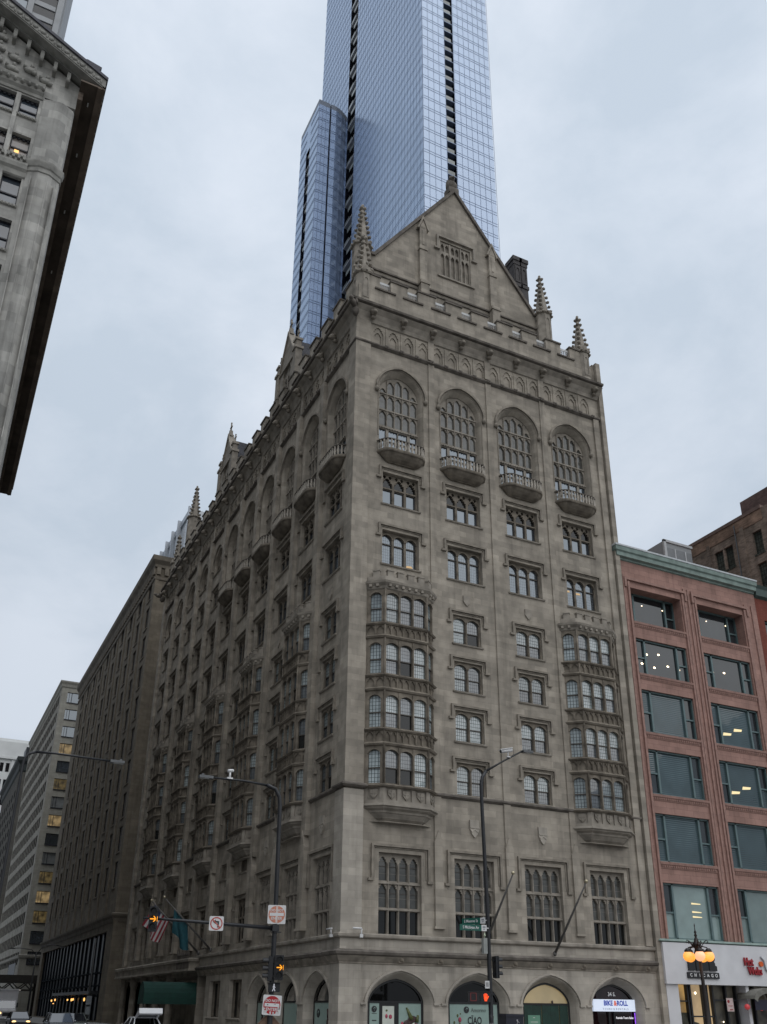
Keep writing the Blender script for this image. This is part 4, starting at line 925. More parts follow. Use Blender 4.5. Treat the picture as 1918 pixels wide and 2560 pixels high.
# ================================================================== RED TERRACOTTA BUILDING
REDT = masonry('red_terracotta', (.33, .20, .168), 1.1, .5, .18, .012, .35, .62, blk=.09)
REDM = plain('red_terracotta_moulding', (.29, .170, .14), .75, var=.2, bump=.2)
COPG = plain('green_copper', (.20, .265, .24), .65, var=.25, scale=1.5)
rb_ = thing('red_terracotta_building', 'six-storey red terracotta building with wide three-part windows and a green copper cornice', 'building', (24.95, 0, 0))
RR = [(32.0, 35.1), (27.4, 30.5), (22.45, 26.0), (17.5, 21.05), (12.4, 16.0), (6.9, 10.85)]
RX = [(1.0, 6.55), (8.45, 13.95)]
m = M(); zz = 6.0
for i, (z0, z1) in enumerate(RR[::-1]):
    zt = 37.7 if i == 5 else (RR[::-1][i+1][0]-.7)
    m.plate(rect(0, 15.83, zz, zt), [rect(a, c_, z0, z1) for a, c_ in RX], 0, 1.2 if i == 5 else .55, rim=False); zz = zt
m.box(0, 15.83, 1.25, 24, 0, 37.7); m.box(-.02, 0, 0.0, 24, 0, 38); m.box(15.83, 15.85, 0, 24, 0, 38)
obj('wall', m, REDT, rb_)
m = M()
for px in (.3, 7.05, 7.5, 7.95, 14.35, 15.2): m.box(px-.09, px+.09, -.10, 0, 6.6, 36.2)
for a, c_ in RX: m.box(a-.32, a-.12, -.14, 0, 6.6, 35.6); m.box(c_+.12, c_+.32, -.14, 0, 6.6, 35.6); m.mould([(a-.45, 35.0), (a-.45, 35.7), (c_+.45, 35.7), (c_+.45, 35.0)], .22, -.2, 0)
for z0, z1 in RR:
    for a, c_ in RX:
        m.sweep([(a-.1, 0), (c_+.1, 0)], [(0, z0-.55), (.04, z0-.5), (.06, z0-.3), (.14, z0-.22), (.16, z0-.05), (0, z0)])
        for k in range(int((c_-a)/.22)): m.box(a+.05+k*.22, a+.16+k*.22, -.11, 0, z0-.42, z0-.28)
obj('moulding', m, REDM, rb_)
m = M(); m.sweep([(0, 24), (0, 0), (15.83, 0)], [(0, 37.5), (.12, 37.55), (.14, 37.7), (.4, 37.75), (.42, 38.1), (.55, 38.2), (.6, 38.55), (.0, 38.6)])
obj('cornice', m, COPG, rb_)
m = M(); m.sweep([(0, 24), (0, 0), (15.83, 0)], [(-.2, 38.6), (.64, 38.58), (.66, 38.72), (-.2, 38.78)]); obj('flashing', m, plain('pale_flashing', (.55, .58, .6), .5), rb_)
G_TEAL = glass('glass_teal', (.022, .028, .032), .07, fres=.3, wave=.15, var=.35, vs=.4); G_BLTEAL = glass('glass_pale_blind', (.20, .27, .26), .10, var=.12)
G_BLU = glass('glass_blue_painted_reflection', (.085, .125, .14), .12, var=.55, vs=.3, grid=(9, .16, .05), gcol=(.06, .09, .10), wave=.1)  # horizontal bands of a reflected building are put into the pane colour
TEAL = plain('teal_window_metal', (.10, .155, .16), .5, var=.1)
SPOT = glow('warm_downlight', (1, .8, .55), 5); PANEL = glow('ceiling_light_panel', (1, .82, .45), 1.0)
def chi_window(h, w, pm, name='window'):
    f = M(); s = 1.02
    for x in (-w/2, -w/2+s, w/2-s, w/2): f.box(x-.09, x+.09, .30, .48, 0, h)
    f.box(-w/2, w/2, .3, .48, 0, .1); f.box(-w/2, w/2, .3, .48, h-.12, h)
    for x in (-w/2+s/2, w/2-s/2): f.box(x-s/2, x+s/2, .34, .46, h*.47-.06, h*.47+.06)
    p = M(); rr_ = random.Random(int(h*100+w*37+len(bpy.data.meshes)))
    for a_, b_, c0, c1 in ((-w/2, -w/2+s, 0, h*.47), (-w/2, -w/2+s, h*.47, h), (-w/2+s, w/2-s, 0, h), (w/2-s, w/2, 0, h*.47), (w/2-s, w/2, h*.47, h)):
        p.mi = 1 if (b_-a_ < 1.2 and rr_.random() < .3) else 0; d_ = rr_.uniform(-.01, .01)
        p.face([(a_, .46+d_, c0), (b_, .46-d_, c0), (b_, .46-d_, c1), (a_, .46+d_, c1)])
    return f.mesh('window', TEAL), p.mesh('pane', [pm, G_TEAL])
for i, (z0, z1) in enumerate(RR):
    for j, (a, c_) in enumerate(RX):
        pm = [G_TEAL, G_TEAL, G_BLU, G_BLU, G_BLU, G_BLTEAL][i]
        fm, pn = chi_window(z1-z0, c_-a, pm)
        q = put('window', fm, rb_, ((a+c_)/2, .62 if i == 0 else -.14, z0)); put('pane', pn, q)
        r_ = random.Random(i*7+j); lm_ = M()
        if i == 1:
            for x, z in ([(-1.5, 1.9), (-.2, 2.1), (-2.1, 1.0), (-.8, .85), (.7, 1.2), (1.9, 1.1)] if j == 0 else [(-1.6, 1.6), (-.3, 1.7)]): lm_.blob(x, .44, z, .13, .02, .08, 8, 4)
        if i == 0:
            for x, z in ((-.7, 2.2), (1.6, 2.2)): lm_.blob(x, .44, z, .07, .02, .04, 6, 4)
        if lm_.f: obj('ceiling_light', lm_, SPOT, q)
        lm_ = M()
        if i in (2, 3) and j == 1:
            for x, z in ((-1.0, 1.0), (.3, 1.5)): lm_.prism([(x-.5, z-.1), (x+.4, z), (x+.5, z+.2), (x-.4, z+.16)], .43, .45)
        if i == 5 and j == 0:
            for z in (2.6, 2.0, 1.65): lm_.prism([(.1, z-.04), (1.0, z-.02), (1.0, z+.04), (.1, z+.08)], .43, .45)
        if lm_.f: obj('ceiling_light', lm_, PANEL, q)
# shop level
SIGNW = plain('white_sign_board', (.60, .60, .62), .6, var=.06, scale=1)
m = M(); m.box(-.1, 16.2, -.5, .9, 3.85, 6.62); obj('fascia', m, SIGNW, rb_, label='long white shop fascia board')
m = M(); m.sweep([(-.05, .5), (-.05, -.3), (16.2, -.3)], [(-.6, 6.62), (.1, 6.64), (.25, 6.72), (.1, 6.84), (-.6, 6.95)]); obj('copper_trim', m, COPG, rb_)
for a_, b_ in ((.0, 1.1), (7.6, 7.9), (15.4, 15.8)): m = M(); m.box(a_, b_, -.3, .9, 0, 3.85); obj('shop_pier', m, SIGNW, rb_)
WARM = glow('warm_shop_interior', (.75, .46, .16), .38, (.05, .04, .03), .6, .7); WARM2 = glow('pale_shop_interior', (.7, .50, .28), .5, (.05, .04, .03), .3, .5); DIM = glow('dim_shop_interior', (.30, .27, .2), .06, (.02, .02, .02), .8, 1.2)
m = M(); m.mi = 0; m.face([(1.1, .6, 0), (2.6, .6, 0), (2.6, .6, 3.85), (1.1, .6, 3.85)]); m.mi = 1; m.face([(2.6, .6, 0), (4.9, .6, 0), (4.9, .6, 3.85), (2.6, .6, 3.85)]); m.mi = 2; m.face([(4.9, .6, 0), (15.4, .6, 0), (15.4, .6, 3.85), (4.9, .6, 3.85)])
sf = obj('shopfront', m, [WARM, WARM2, DIM], rb_)
m = M()
for x in (1.12, 2.5, 2.75, 4.0, 4.35, 4.9, 6.2, 7.2, 9.0, 11): m.box(x-.07, x+.07, .3, .58, 0, 3.85)
for a, c_, z in ((1.1, 2.6, 2.75), (2.6, 5, 1.75), (5, 7.2, 2.85)): m.box(a, c_, .34, .56, z-.05, z+.05)
obj('shopfront_frame', m, BRONZE, sf)
m = M(); m.box(.9, 2.5, .52, .57, 0, 2.0); m.blob(1.9, .45, 1.3, .5, .1, .6, 8, 6, .4); m.blob(3.0, .45, .9, .5, .1, .5, 8, 6, .4); obj('shop_display', m, plain('dark_display', (.03, .03, .02), .8, var=.4), sf)
m = M(); m.blob(3.4, .5, 3.3, .09, .03, .09); m.blob(1.25, .5, 3.25, .06, .03, .04); m.blob(5.8, .5, 1.4, .05, .03, .05); obj('shop_lamp', m, SPOT, sf)
m = M(); m.ring([(7.3+1.6*(1-math.cos(math.pi*i/10)), 2.95+.75*math.sin(math.pi*i/10)) for i in range(11)], [(7.6+1.3*(1-math.cos(math.pi*i/10)), 2.75+.6*math.sin(math.pi*i/10)) for i in range(11)], -1.3, -1.3)
m.ring([(7.3+1.6*(1-math.cos(math.pi*i/10)), 2.95+.75*math.sin(math.pi*i/10)) for i in range(11)], [(7.3+1.6*(1-math.cos(math.pi*i/10)), 2.95+.75*math.sin(math.pi*i/10)) for i in range(11)], -1.3, .5)
obj('awning', m, plain('grey_awning', (.16, .155, .135), .8, var=.2), rb_, label='grey arched shop awning')
m = M(); m.box(7.6, 12, -1.0, -.94, 2.2, 2.9); obj('awning_panel', m, plain('navy_panel', (.012, .012, .03), .6), rb_)
SIGNS_AT = 24.95
# signs on the fascia
BLACK = plain('black_sign_letters', (.012, .012, .014), .4, var=.1); REDL = plain('red_sign_letters', (.30, .012, .02), .4, var=.1); ORNG = plain('orange_disc', (.62, .10, .01), .5, var=.1); SILV = plain('silver_sign', (.35, .36, .38), .4, metal=.4, var=.1); LETW = plain('white_lettering', (.75, .75, .75), .5, var=.02)
t = thing('shop_sign', 'black block letters over a strip reading CHICAGO on the white fascia', 'sign', (28.3, -.5, 4.3), group=None)
m = M(); m.box(-1.35, -.72, -.14, -.02, .48, 1.5); m.box(-.62, .55, -.14, -.02, .48, 1.5); m.prism([(.63, .48), (1.35, .48), (1.35, .78), (1.2, .86), (1.2, 1.0), (1.12, 1.1), (1.22, 1.22), (1.22, 1.5), (.63, 1.5)], -.14, -.02); obj('letter_block', m, BLACK, t)
m = M(); m.box(-1.5, 1.5, -.12, -.02, -.05, .36); q = obj('letter_strip', m, BLACK, t)
for i, c_ in enumerate('CHICAGO'): text(c_, .30, LETW, q, (-1.2+i*.4, -.13, .155), bold=.006)
t = thing('shop_sign', 'red letters reading Hot Woks beside an orange disc on the white fascia', 'sign', (33.2, -.5, 4.4))
text('Hot', .78, REDL, t, (-.3, -.1, 1.08), sx=.72, bold=.02, depth=.12); text('Woks', .78, REDL, t, (.25, -.1, .45), sx=.72, bold=.02, depth=.12)
m = M(); m.prism([(.98+.19*math.cos(a*math.pi/9), .98+.19*math.sin(a*math.pi/9)) for a in range(18)], -.14, -.02); obj('disc', m, ORNG, t)
m = M(); m.tube([(1.05, -.08, 1.5), (1.3, -.08, 1.25), (1.35, -.08, .9), (1.4, -.08, .6), (1.7, -.08, .42)], .06, 6); obj('swash', m, SILV, t)
m = M(); m.box(-.32, .32, -.02, .02, -.45, .45); t = tag(obj('menu_sign', m, plain('pink_menu', (.62, .50, .48), .5, var=.15, scale=6), None, (31.3, .2, 2.55)), 'white menu card with red print hung in the dark shop window', 'sign')
m = M(); m.mi = 0; m.prism([(-.14+.11*math.cos(a*math.pi/6), .22+.11*math.sin(a*math.pi/6)) for a in range(12)], -.03, -.02); m.box(-.1, .22, -.03, -.02, -.36, -.3); m.box(-.22, .2, -.03, -.02, -.1, -.06); obj('print', m, REDL, t)
LANT = glow('red_paper_lantern', (.7, .08, .08), .25, (.45, .05, .06))
for i, (x, z) in enumerate(((32.15, 2.42), (34.3, 2.3), (33.55, 2.33))):
    r_ = .2 if i != 2 else .17
    t = thing('paper_lantern', ['red paper lantern hanging left of the others, at the edge of the grey awning', 'red paper lantern hanging rightmost at the frame edge', 'small red paper lantern hanging just left of the rightmost one'][i], 'lantern', (x, -.6, z), group='red lanterns under the shop awning')
    m = M(); m.blob(0, 0, 0, r_, r_, r_, 10, 8); obj('lantern_shade', m, LANT, t)
    m = M(); m.tube([(0, 0, r_), (0, 0, .55)], .01, 5); m.tube([(0, 0, -r_-.06), (0, 0, -r_)], .03, 6); obj('cord', m, BRONZE, t)
# second red building
REDD = masonry('dark_red_brick', (.19, .058, .042), .3, .1, .12, .008, .25, .7)
t = thing('dark_red_building', 'narrow darker red building with a blackish green cornice at the right edge', 'building', (40.82, 0, 0))
m = M(); zz = 0
for z0, z1 in RR[::-1]: m.plate(rect(0, 4.1, zz, z1+1.2), [rect(.85, 3.4, z0+.2, z1)], 0, .4, rim=False); zz = z1+1.2
m.plate(rect(0, 4.1, zz, 37.4), [], 0, None); m.box(0, 4.1, .9, 20, 0, 37.4); obj('wall', m, REDD, t)
m = M(); m.sweep([(0, 0), (4.1, 0)], [(0, 37.2), (.3, 37.4), (.34, 38.1), (.5, 38.4), (0, 38.5)]); obj('cornice', m, plain('black_green_copper', (.045, .075, .068), .6, var=.2), t)
for z0, z1 in RR: fm, pn = chi_window(z1-z0-.2, 2.55, G_TEAL); q = put('window', fm, t, (2.12, -.1, z0+.2)); put('pane', pn, q)
# brick building behind
BRK = masonry('old_common_brick', (.185, .145, .118), .42, .13, .35, .012, .4, 1.25, blk=.28)
t = thing('brick_loft', 'tall old brown brick building with industrial steel windows behind the red buildings', 'building', (45, 1.0, 0))
m = M(); m.T = Matrix.Rotation(-math.pi/2, 4, 'Z')
PY = [(1.85, 1.15), (5.6, 1.2), (6.95, 1.2), (10.6, 1.2), (14.5, 1.2), (18.5, 1.2)]
m.T = None; zz = 0; w_ = M()
rows_ = [(25.5, 28), (29.2, 31.7), (32.9, 35.4), (36.5, 39.0), (40.2, 42.7), (43.75, 46.2)]
for z0, z1 in rows_:
    zt = 48.4 if z1 > 46 else z1+.6
    m.plate(rect(-40, 1.0, zz, zt), [rect(-(y-1.0)-.58, -(y-1.0)+.58, z0, z1) for y, _ in PY], 0, .3, rim=False); zz = zt
for y in (8.2, 3.6): m.box(-(y-1)-.22, -(y-1)+.22, -.1, 0, 0, 47.4)
q = obj('wall', m, BRK, t, rz=-math.pi/2)
m = M(); m.box(.3, 25, .0, 40, 0, 48.3); obj('wall', m, BRK, t)
m = M(); m.box(5, 24, .2, 6.4, 48.3, 53.7); obj('upper_storey', m, masonry('dark_upper_brick', (.12, .08, .072), .42, .13, .3, .012, .3, 1.2, blk=.2), t)
m = M(); m.box(-.05, .4, -.1, 40, 47.1, 48.35); obj('orange_band', m, masonry('orange_brick', (.20, .135, .10), .42, .13, .35, .012, .4, 1.1, blk=.25), t)
m = M(); m.box(-.12, .4, -.14, 40, 48.35, 48.72); obj('coping', m, plain('tile_coping', (.13, .085, .07), .8, var=.3), t)
m = M(); m.tube([(-.12, 3.4, 0), (-.12, 3.4, 48)], .06, 6); obj('drainpipe', m, BRONZE, t)
IW = glass('wired_green_glass', (.055, .065, .055), .05, grid=(.29, .42, .03), gcol=(.02, .02, .02), var=.5, vs=2)
m = M(); m.face([(-.58, .25, 0), (.58, .25, 0), (.58, .25, 2.48), (-.58, .25, 2.48)]); m.box(-.66, .66, -.06, .1, -.16, 0); WM_ = m.mesh('window', [IW])
for z0, z1 in rows_:
    for y, _ in PY: put('window', WM_, t, (0, y-1.0, z0), -math.pi/2)
t = thing('rooftop_penthouse', 'pale grey rooftop penthouse above the green cornice', 'building', (36.5, 6, 38))
m = M(); m.box(0, 3.6, 0, 16, -1, 7.0); obj('wall', m, plain('pale_grey_panel', (.25, .26, .27), .6, var=.06), t)
m = M(); m.box(.25, 3.55, -.05, 0, -.5, 6.3); obj('panel', m, plain('mid_grey_panel', (.17, .18, .19), .6, var=.1), t)
m = M(); m.box(1.25, 1.4, -.1, -.05, -.5, 6.3); m.box(2.6, 2.75, -.1, -.05, -.5, 6.3); m.box(-.08, .22, -.12, .1, -1, 7.1); m.box(-.08, 3.7, -.12, .1, 6.9, 7.15); obj('trim', m, plain('white_trim', (.40, .41, .42), .6), t)
# ================================================================== GROUND, ROADS
def setting(o): o['kind'] = 'structure'; return o
ASPH = plain('wet_asphalt', (.045, .045, .047), .35, var=.25, scale=.8, bump=.1); CONC = masonry('pavement_slabs', (.24, .235, .225), 1.5, 1.5, .18, .012, .2, .5)
m = M(); m.face([(-900, -900, -.05), (900, -900, -.05), (900, 900, -.05), (-900, 900, -.05)]); setting(obj('ground', m, plain('city_ground', (.10, .10, .095), .9, var=.2, scale=.05)))
m = M(); m.box(-19, -8, -34, 600, -.04, 0); m.box(-300, 300, -34, -9, -.039, .001); setting(obj('road', m, ASPH))
PAVH = plain('pavement_concrete', (.23, .225, .215), .85, var=.2, scale=1.5)
m = M(); m.box(-8, 0, -9, 600, -.03, .14); m.box(0, 300, -9, 0, -.031, .139); m.box(-24, -19, -9, 600, -.03, .14); m.box(-300, -24, -9, 0, -.031, .139); m.box(-300, 300, -80, -34, -.03, .14); setting(obj('pavement', m, PAVH))
MARK = plain('road_paint', (.62, .62, .58), .6, var=.15, scale=4); YEL = plain('yellow_road_paint', (.55, .36, .05), .6, var=.15)
m = M()
for i in range(40): m.box(-13.56, -13.44, 2+i*9, 5+i*9, .002, .006)
for i in range(8): m.box(-18.4+i*1.35, -17.7+i*1.35, -8.4, -5.6, .002, .006)
for i in range(30):
    for y in (-15, -28): m.box(-120+i*9, -117+i*9, y-.06, y+.06, .004, .008)
m.box(-19, -13.5, 1.2, 1.7, .002, .0062); setting(obj('road_markings', m, MARK))
m = M(); m.box(-300, 300, -21.65, -21.5, .004, .008); m.box(-300, 300, -21.3, -21.15, .004, .008); setting(obj('road_markings', m, YEL))
# ================================================================== BLOCKS DOWN THE CROSS STREET
DKST = masonry('dark_brown_limestone', (.19, .164, .128), 1.2, .5, .2, .010, .35, .7)
DKT = plain('dark_brown_trim', (.165, .142, .112), .85, var=.3, scale=.8, bump=.3)
G_NAVY = glass('glass_navy', (.008, .013, .022), .04, wave=.1, fres=.2); G_NAVY2 = glass('glass_navy_shop', (.006, .011, .018), .03, var=.4, fres=.12)
t = thing('brown_stone_block', 'dark brown stone office block with narrow slit windows and navy glass at street level', 'building', (0, 73.5, 0))
m = M(); YC = [2.95+6.72*i for i in range(10)]; ZR = [16.6+4.7*i for i in range(10)]
def lx(y): return -y
for i in range(10):
    ya, yb = YC[i]-3.0 if i else 0, YC[i]+3.72 if i < 9 else 69.5
    for j, z in enumerate(ZR):
        za = 13.2 if j == 0 else z-.8; zb = 65 if j == 9 else z+3.9
        m.plate(rect(-yb, -ya, za, zb), [rect(-YC[i]-1.15, -YC[i]+1.15, z, z+3.5)], 0, .16, rim=False)
m.box(-69.5, -.7, .72, 30, 0, 65); m.plate(rect(-3.6, 0, 0, 13.2), [], 0, None); m.plate(rect(-69.5, -3.6, 0, 13.2), [rect(-66.5, -3.9, .3, 11.2)], 0, .7, rim=False)
for i in range(9): m.box(-YC[i]-3.72-.3, -YC[i]-3.72+.3, -.16, 0, 13.2, 61)
obj('wall', m, DKST, t, rz=-math.pi/2, label='long street wall with slit windows')
m = M()
for j, z in enumerate([16.6+4.7*i for i in range(10)]):
    za = 0 if j == 0 else z-.8; zb = 65 if j == 9 else z+3.9
    m.plate(rect(0, 30, za, zb), [rect(x, x+1.7, z-.4, z+3.2) for x in (3.4, 7.6, 11.8, 16)], 0, .5, rim=False)
    m.face([(3, .49, z-.5), (18, .49, z-.5), (18, .49, z+3.3), (3, .49, z+3.3)])
m.box(2.6, 2.9, -.15, 0, 13, 60); m.box(0, .5, -.1, 0, 0, 63)
obj('wall', m, DKST, t, label='narrow end wall over the alley')
m = M(); m.face([(-1.16, .15, 0), (1.16, .15, 0), (1.16, .15, 3.5), (-1.16, .15, 3.5)]); m.mi = 1; m.box(-.03, .03, .1, .14, 0, 3.4); m.box(-1.25, 1.25, -.12, .1, -.14, 0)
SLM_ = m.mesh('window', [G_NAVY, DKT])
for y in YC:
    for z in ZR: put('window', SLM_, t, (0, y, z), -math.pi/2)
m = M(); PT = [(0, 69.5), (0, 0), (30, 0)]
m.sweep(PT, [(0, 12.1), (.1, 12.15), (.2, 12.6), (.45, 12.9), (.5, 13.15), (0, 13.3)]); obj('base_cornice', m, DKT, t); m = M(); m.sweep(PT, [(0, 61.4), (.15, 61.5), (.2, 61.9), (0, 62)]); m.sweep(PT, [(.0, 63.4), (.25, 63.5), (.3, 63.9), (.7, 64.5), (.8, 65.2), (0, 65.4)])
for i in range(58): m.box(-.3, 0, i*1.2+.1, i*1.2+.7, 62.3, 63.5)
for i in range(20): m.box(i*1.2+.1, i*1.2+.7, -.3, 0, 62.3, 63.5)
obj('cornice', m, DKT, t)
m = M(); m.face([(.6, 3.8, 0), (.6, 66.6, 0), (.6, 66.6, 11.3), (.6, 3.8, 11.3)]); sf = obj('shopfront', m, plain('navy_dark_glazing', (.005, .009, .015), .35, spec=.12, var=.4), t)
m = M()
for i in range(19): m.box(.38, .6, 3.9+i*3.45-.14, 3.9+i*3.45+.14, 0, 11.2)
for z in (6.2, 4.6, 3.3): m.box(.4, .6, 3.9, 66.5, z-.1, z+.1)
obj('shopfront_frame', m, plain('navy_frame', (.016, .02, .026), .9, spec=.05), sf)
m = M(); m.box(-.9, .3, 6, 40, 3.5, 3.9); obj('canopy', m, BRONZE, t)
SHL = glow('amber_shop_lamp', (1, .50, .14), 1.8)
m = M()
for y, z, r_ in ((47, 2.85, .28), (43, 2.95, .3), (30, 2.9, .22), (26.2, 2.9, .34), (24.8, 2.95, .3), (15.2, 2.9, .40), (44.5, 2.4, .12)): m.blob(.1, y, z, .12, r_*.75, r_*.6, 8, 6)
obj('shop_lamp', m, SHL, t)
# pale block beyond the elevated railway
PALB = masonry('pale_terracotta', (.36, .345, .30), 1.5, .6, .14, .008, .25, .7, blk=.06); PALT = plain('pale_terracotta_trim', (.33, .315, .275), .8, var=.2, bump=.2)
t = thing('pale_terracotta_block', 'pale stone office block beyond the railway with rows of wide windows, several lit', 'building', (-1.5, 165, 0))
zr = [70.6-4.14*i for i in range(15)]
m = M()
for i, z in enumerate(zr):
    zb = z-2.5; zt = 73 if i == 0 else zr[i-1]-2.5-.8; za = zb-.8
    m.plate(rect(0, 18, za, zt), [rect(1.4+5.2*k, 5.2+5.2*k, zb, z) for k in range(3)], 0, .35, rim=False)
m.plate(rect(0, 18, 0, zr[-1]-3.3), [], 0, None); m.box(.75, 18, .5, 63, 0, 73); obj('wall', m, PALB, t, label='pale end wall facing the street corner')
m = M()
for i, z in enumerate(zr):
    zb = z-2.6; zt = 73 if i == 0 else zr[i-1]-2.6-.55; za = zb-.55
    m.plate(rect(-63, 0, za, zt), [rect(-62+.2+3.5*k, -62+3.0+3.5*k, zb, z) for k in range(17)], 0, .14, rim=False)
m.plate(rect(-63, 0, 0, zr[-1]-3.2), [], 0, None)
obj('wall', m, masonry('pale_side_wall', (.30, .285, .25), 1.5, .6, .2, .008, .3, .7), t, rz=-math.pi/2, label='long side wall along the street')
def band_pane(lit):
    f = M(); f.box(-1.9, 1.9, .26, .34, 0, .1); f.box(-.9, -.78, .24, .34, 0, 2.5); f.box(-1.45, -1.38, .24, .34, 0, 2.5); f.box(-1.9, 1.9, -.2, 0, -.2, 0); f.box(-1.9, 1.9, .26, .34, 2.4, 2.5)
    p = M(); p.face([(-1.9, .34, 0), (1.9, .34, 0), (1.9, .34, 2.5), (-1.9, .34, 2.5)])
    return f.mesh('window', sash), p.mesh('pane', lit)
LITW = [G_SKY, glow('amber_lit_office', (.70, .50, .24), .30, (.05, .04, .03), .6, .7), glass('glass_pale_shade_far', (.18, .19, .19), .1), glow('dim_lit_office', (.5, .36, .14), .14, (.04, .035, .03), .8, .9)]
BPS = [band_pane(x) for x in LITW]
for i, z in enumerate(zr):
    for k in range(2):
        s = [0, 0, 0, 1, 0, 3, 2, 1, 0, 2, 3, 1, 3, 0, 0][i] if k == 0 else 0
        fm, pn = BPS[s]; q = put('window', fm, t, (3.3+5.2*k, 0, z-2.5)); put('pane', pn, q)
m = M(); m.face([(-1.42, .13, 0), (1.42, .13, 0), (1.42, .13, 2.6), (-1.42, .13, 2.6)]); m.box(-.06, .06, .08, .12, 0, 2.6); FARG = plain('dark_far_glass', (.016, .016, .018), .9, spec=.0); SWM = m.mesh('window', [FARG])
n_ = 0
for k in range(16, -1, -1):
    for z in zr:
        n_ += 1
        if n_ <= 70: put('window', SWM, t, (0, 62-1.6-3.5*k, z-2.6), -math.pi/2)
rest = M()
n_ = 0
for k in range(16, -1, -1):
    for j, z in enumerate(zr):
        n_ += 1
        if n_ > 70: yc = 62-1.6-3.5*k; rest.face([(.13, yc-1.4, z-2.6), (.13, yc+1.4, z-2.6), (.13, yc+1.4, z), (.13, yc-1.4, z)])
put('window', rest.mesh('window', [FARG]), t, kind='stuff')
m = M(); m.sweep([(0, 63), (0, 0), (18, 0)], [(0, 71.6), (.2, 71.8), (.3, 72.4), (.6, 72.9), (.6, 73.2), (0, 73.3)]); obj('cornice', m, PALT, t); m = M(); m.sweep([(0, 63), (0, 0), (18, 0)], [(0, 11.2), (.3, 11.4), (.4, 11.9), (0, 12)]); obj('string_course', m, PALT, t)
m = M(); m.box(-.05, .3, 6, 20, 7, 10.5); obj('shop_glass', m, G_NAVY, t)
RED = glow('red_lit_sign', (.22, .012, .012), .25, (.30, .02, .02)); SWHITE = glow('white_lit_emblem', (1, .95, .95), 1.1, (.7, .7, .7))
t = thing('wall_sign', 'red sign panel with a white roundel hung on the pale building', 'sign', (.2, 165.6, 8.7))
m = M(); m.box(-1.1, 2.4, 0, .3, -1.0, 2.2); obj('panel', m, RED, t)
m = M(); rr = [(1.35+1.0*max(-.92, min(.92, 1.2*math.cos(a*math.pi/12))), .0+1.05*max(-.92, min(.92, 1.2*math.sin(a*math.pi/12)))) for a in range(24)]
m.plate(rr, [[(1.35+.55*math.cos(a*math.pi/10), .55*math.sin(a*math.pi/10)) for a in range(20)]], -.06, 0); m.prism([(1.35+.28*math.cos(a*math.pi/10), .28*math.sin(a*math.pi/10)) for a in range(20)], -.06, 0); obj('roundel', m, SWHITE, t)
t = thing('silver_office_block', 'silvery office block with vertical fins just showing behind the rear pinnacles', 'building', (20, 144.6, 0))
m = M(); m.box(0, 25, 0, 56, 0, 115.6); obj('wall', m, glass('silver_panel', (.42, .46, .50), .12, rough=.2, var=.1, ovar=0), t)
m = M(); m.box(-.7, 0, 0, .5, 90, 116.3); m.box(-.35, 0, .5, 56, 114.4, 116); FINM = plain('silver_fin', (.40, .43, .47), .4, metal=.3)
obj('parapet', m, FINM, t); m = M(); m.box(-1.1, 0, -.25, .25, 60, 116.4); FM_ = m.mesh('fin', FINM)
m = M(); m.face([(-.02, -2.4, 104), (-.02, 2.4, 104), (-.02, 2.4, 113.2), (-.02, -2.4, 113.2)]); FG_ = m.mesh('window', glass('silver_glass', (.16, .19, .23), .25, rough=.1))
for i in range(8): put('fin', FM_, t, (0, 9+6.4*i, 0)); put('window', FG_, t, (0, 5.8+6.4*i, 0))
# corniced block, white block
t = thing('dark_corniced_block', 'sooty block with a heavy overhanging cornice at the far left, beyond the pale one', 'building', (-.6, 264, 0))
m = M(); m.box(.0, 30, 0, 60, 0, 77); obj('wall', m, masonry('sooty_brick', (.09, .085, .075), .5, .2, .2), t)
m = M(); m.box(-.02, .02, 0, 3, 0, 2.4); FWN = m.mesh('window', [FARG])
for z in range(14):
    for k in range(7): put('window', FWN, t, (0, 3+k*8.2, 10+z*4.2))
m = M(); m.sweep([(0, 60), (0, 0), (30, 0)], [(0, 72.5), (.4, 73), (.5, 75), (1.3, 76), (1.4, 77.2), (0, 77.6)]); obj('cornice', m, plain('black_cornice', (.018, .024, .024), .7), t)
m = M(); m.box(1, 9, .5, 8, 77, 81); obj('rooftop_hut', m, BRONZE, t)
t = thing('white_terracotta_tower', 'white terracotta building with paired windows closing the far left view', 'building', (-14, 380, 0))
WT = plain('white_terracotta', (.60, .61, .60), .7, var=.08, scale=.2)
m = M(); m.box(0, 34, .0, 30, 0, 104); m.box(-.6, 34.6, -.8, 30, 104, 111); m.box(-.8, 34.8, -1.1, 0, 103.2, 104.2); m.box(3, 26, 4, 20, 111, 113.5)
for k in range(6): m.box(5.4+k*6.2, 6.4+k*6.2, -.5, 0, 40, 104)
obj('wall', m, WT, t)
m = M(); m.box(-2.0, -.5, -.1, 0, 0, 3.9); m.box(.5, 2.0, -.1, 0, 0, 3.9); PW = m.mesh('window', [FARG])
for k in range(5):
    for j in range(12): put('window', PW, t, (9.0+k*6.2, 0, 97.5-7.4*j))
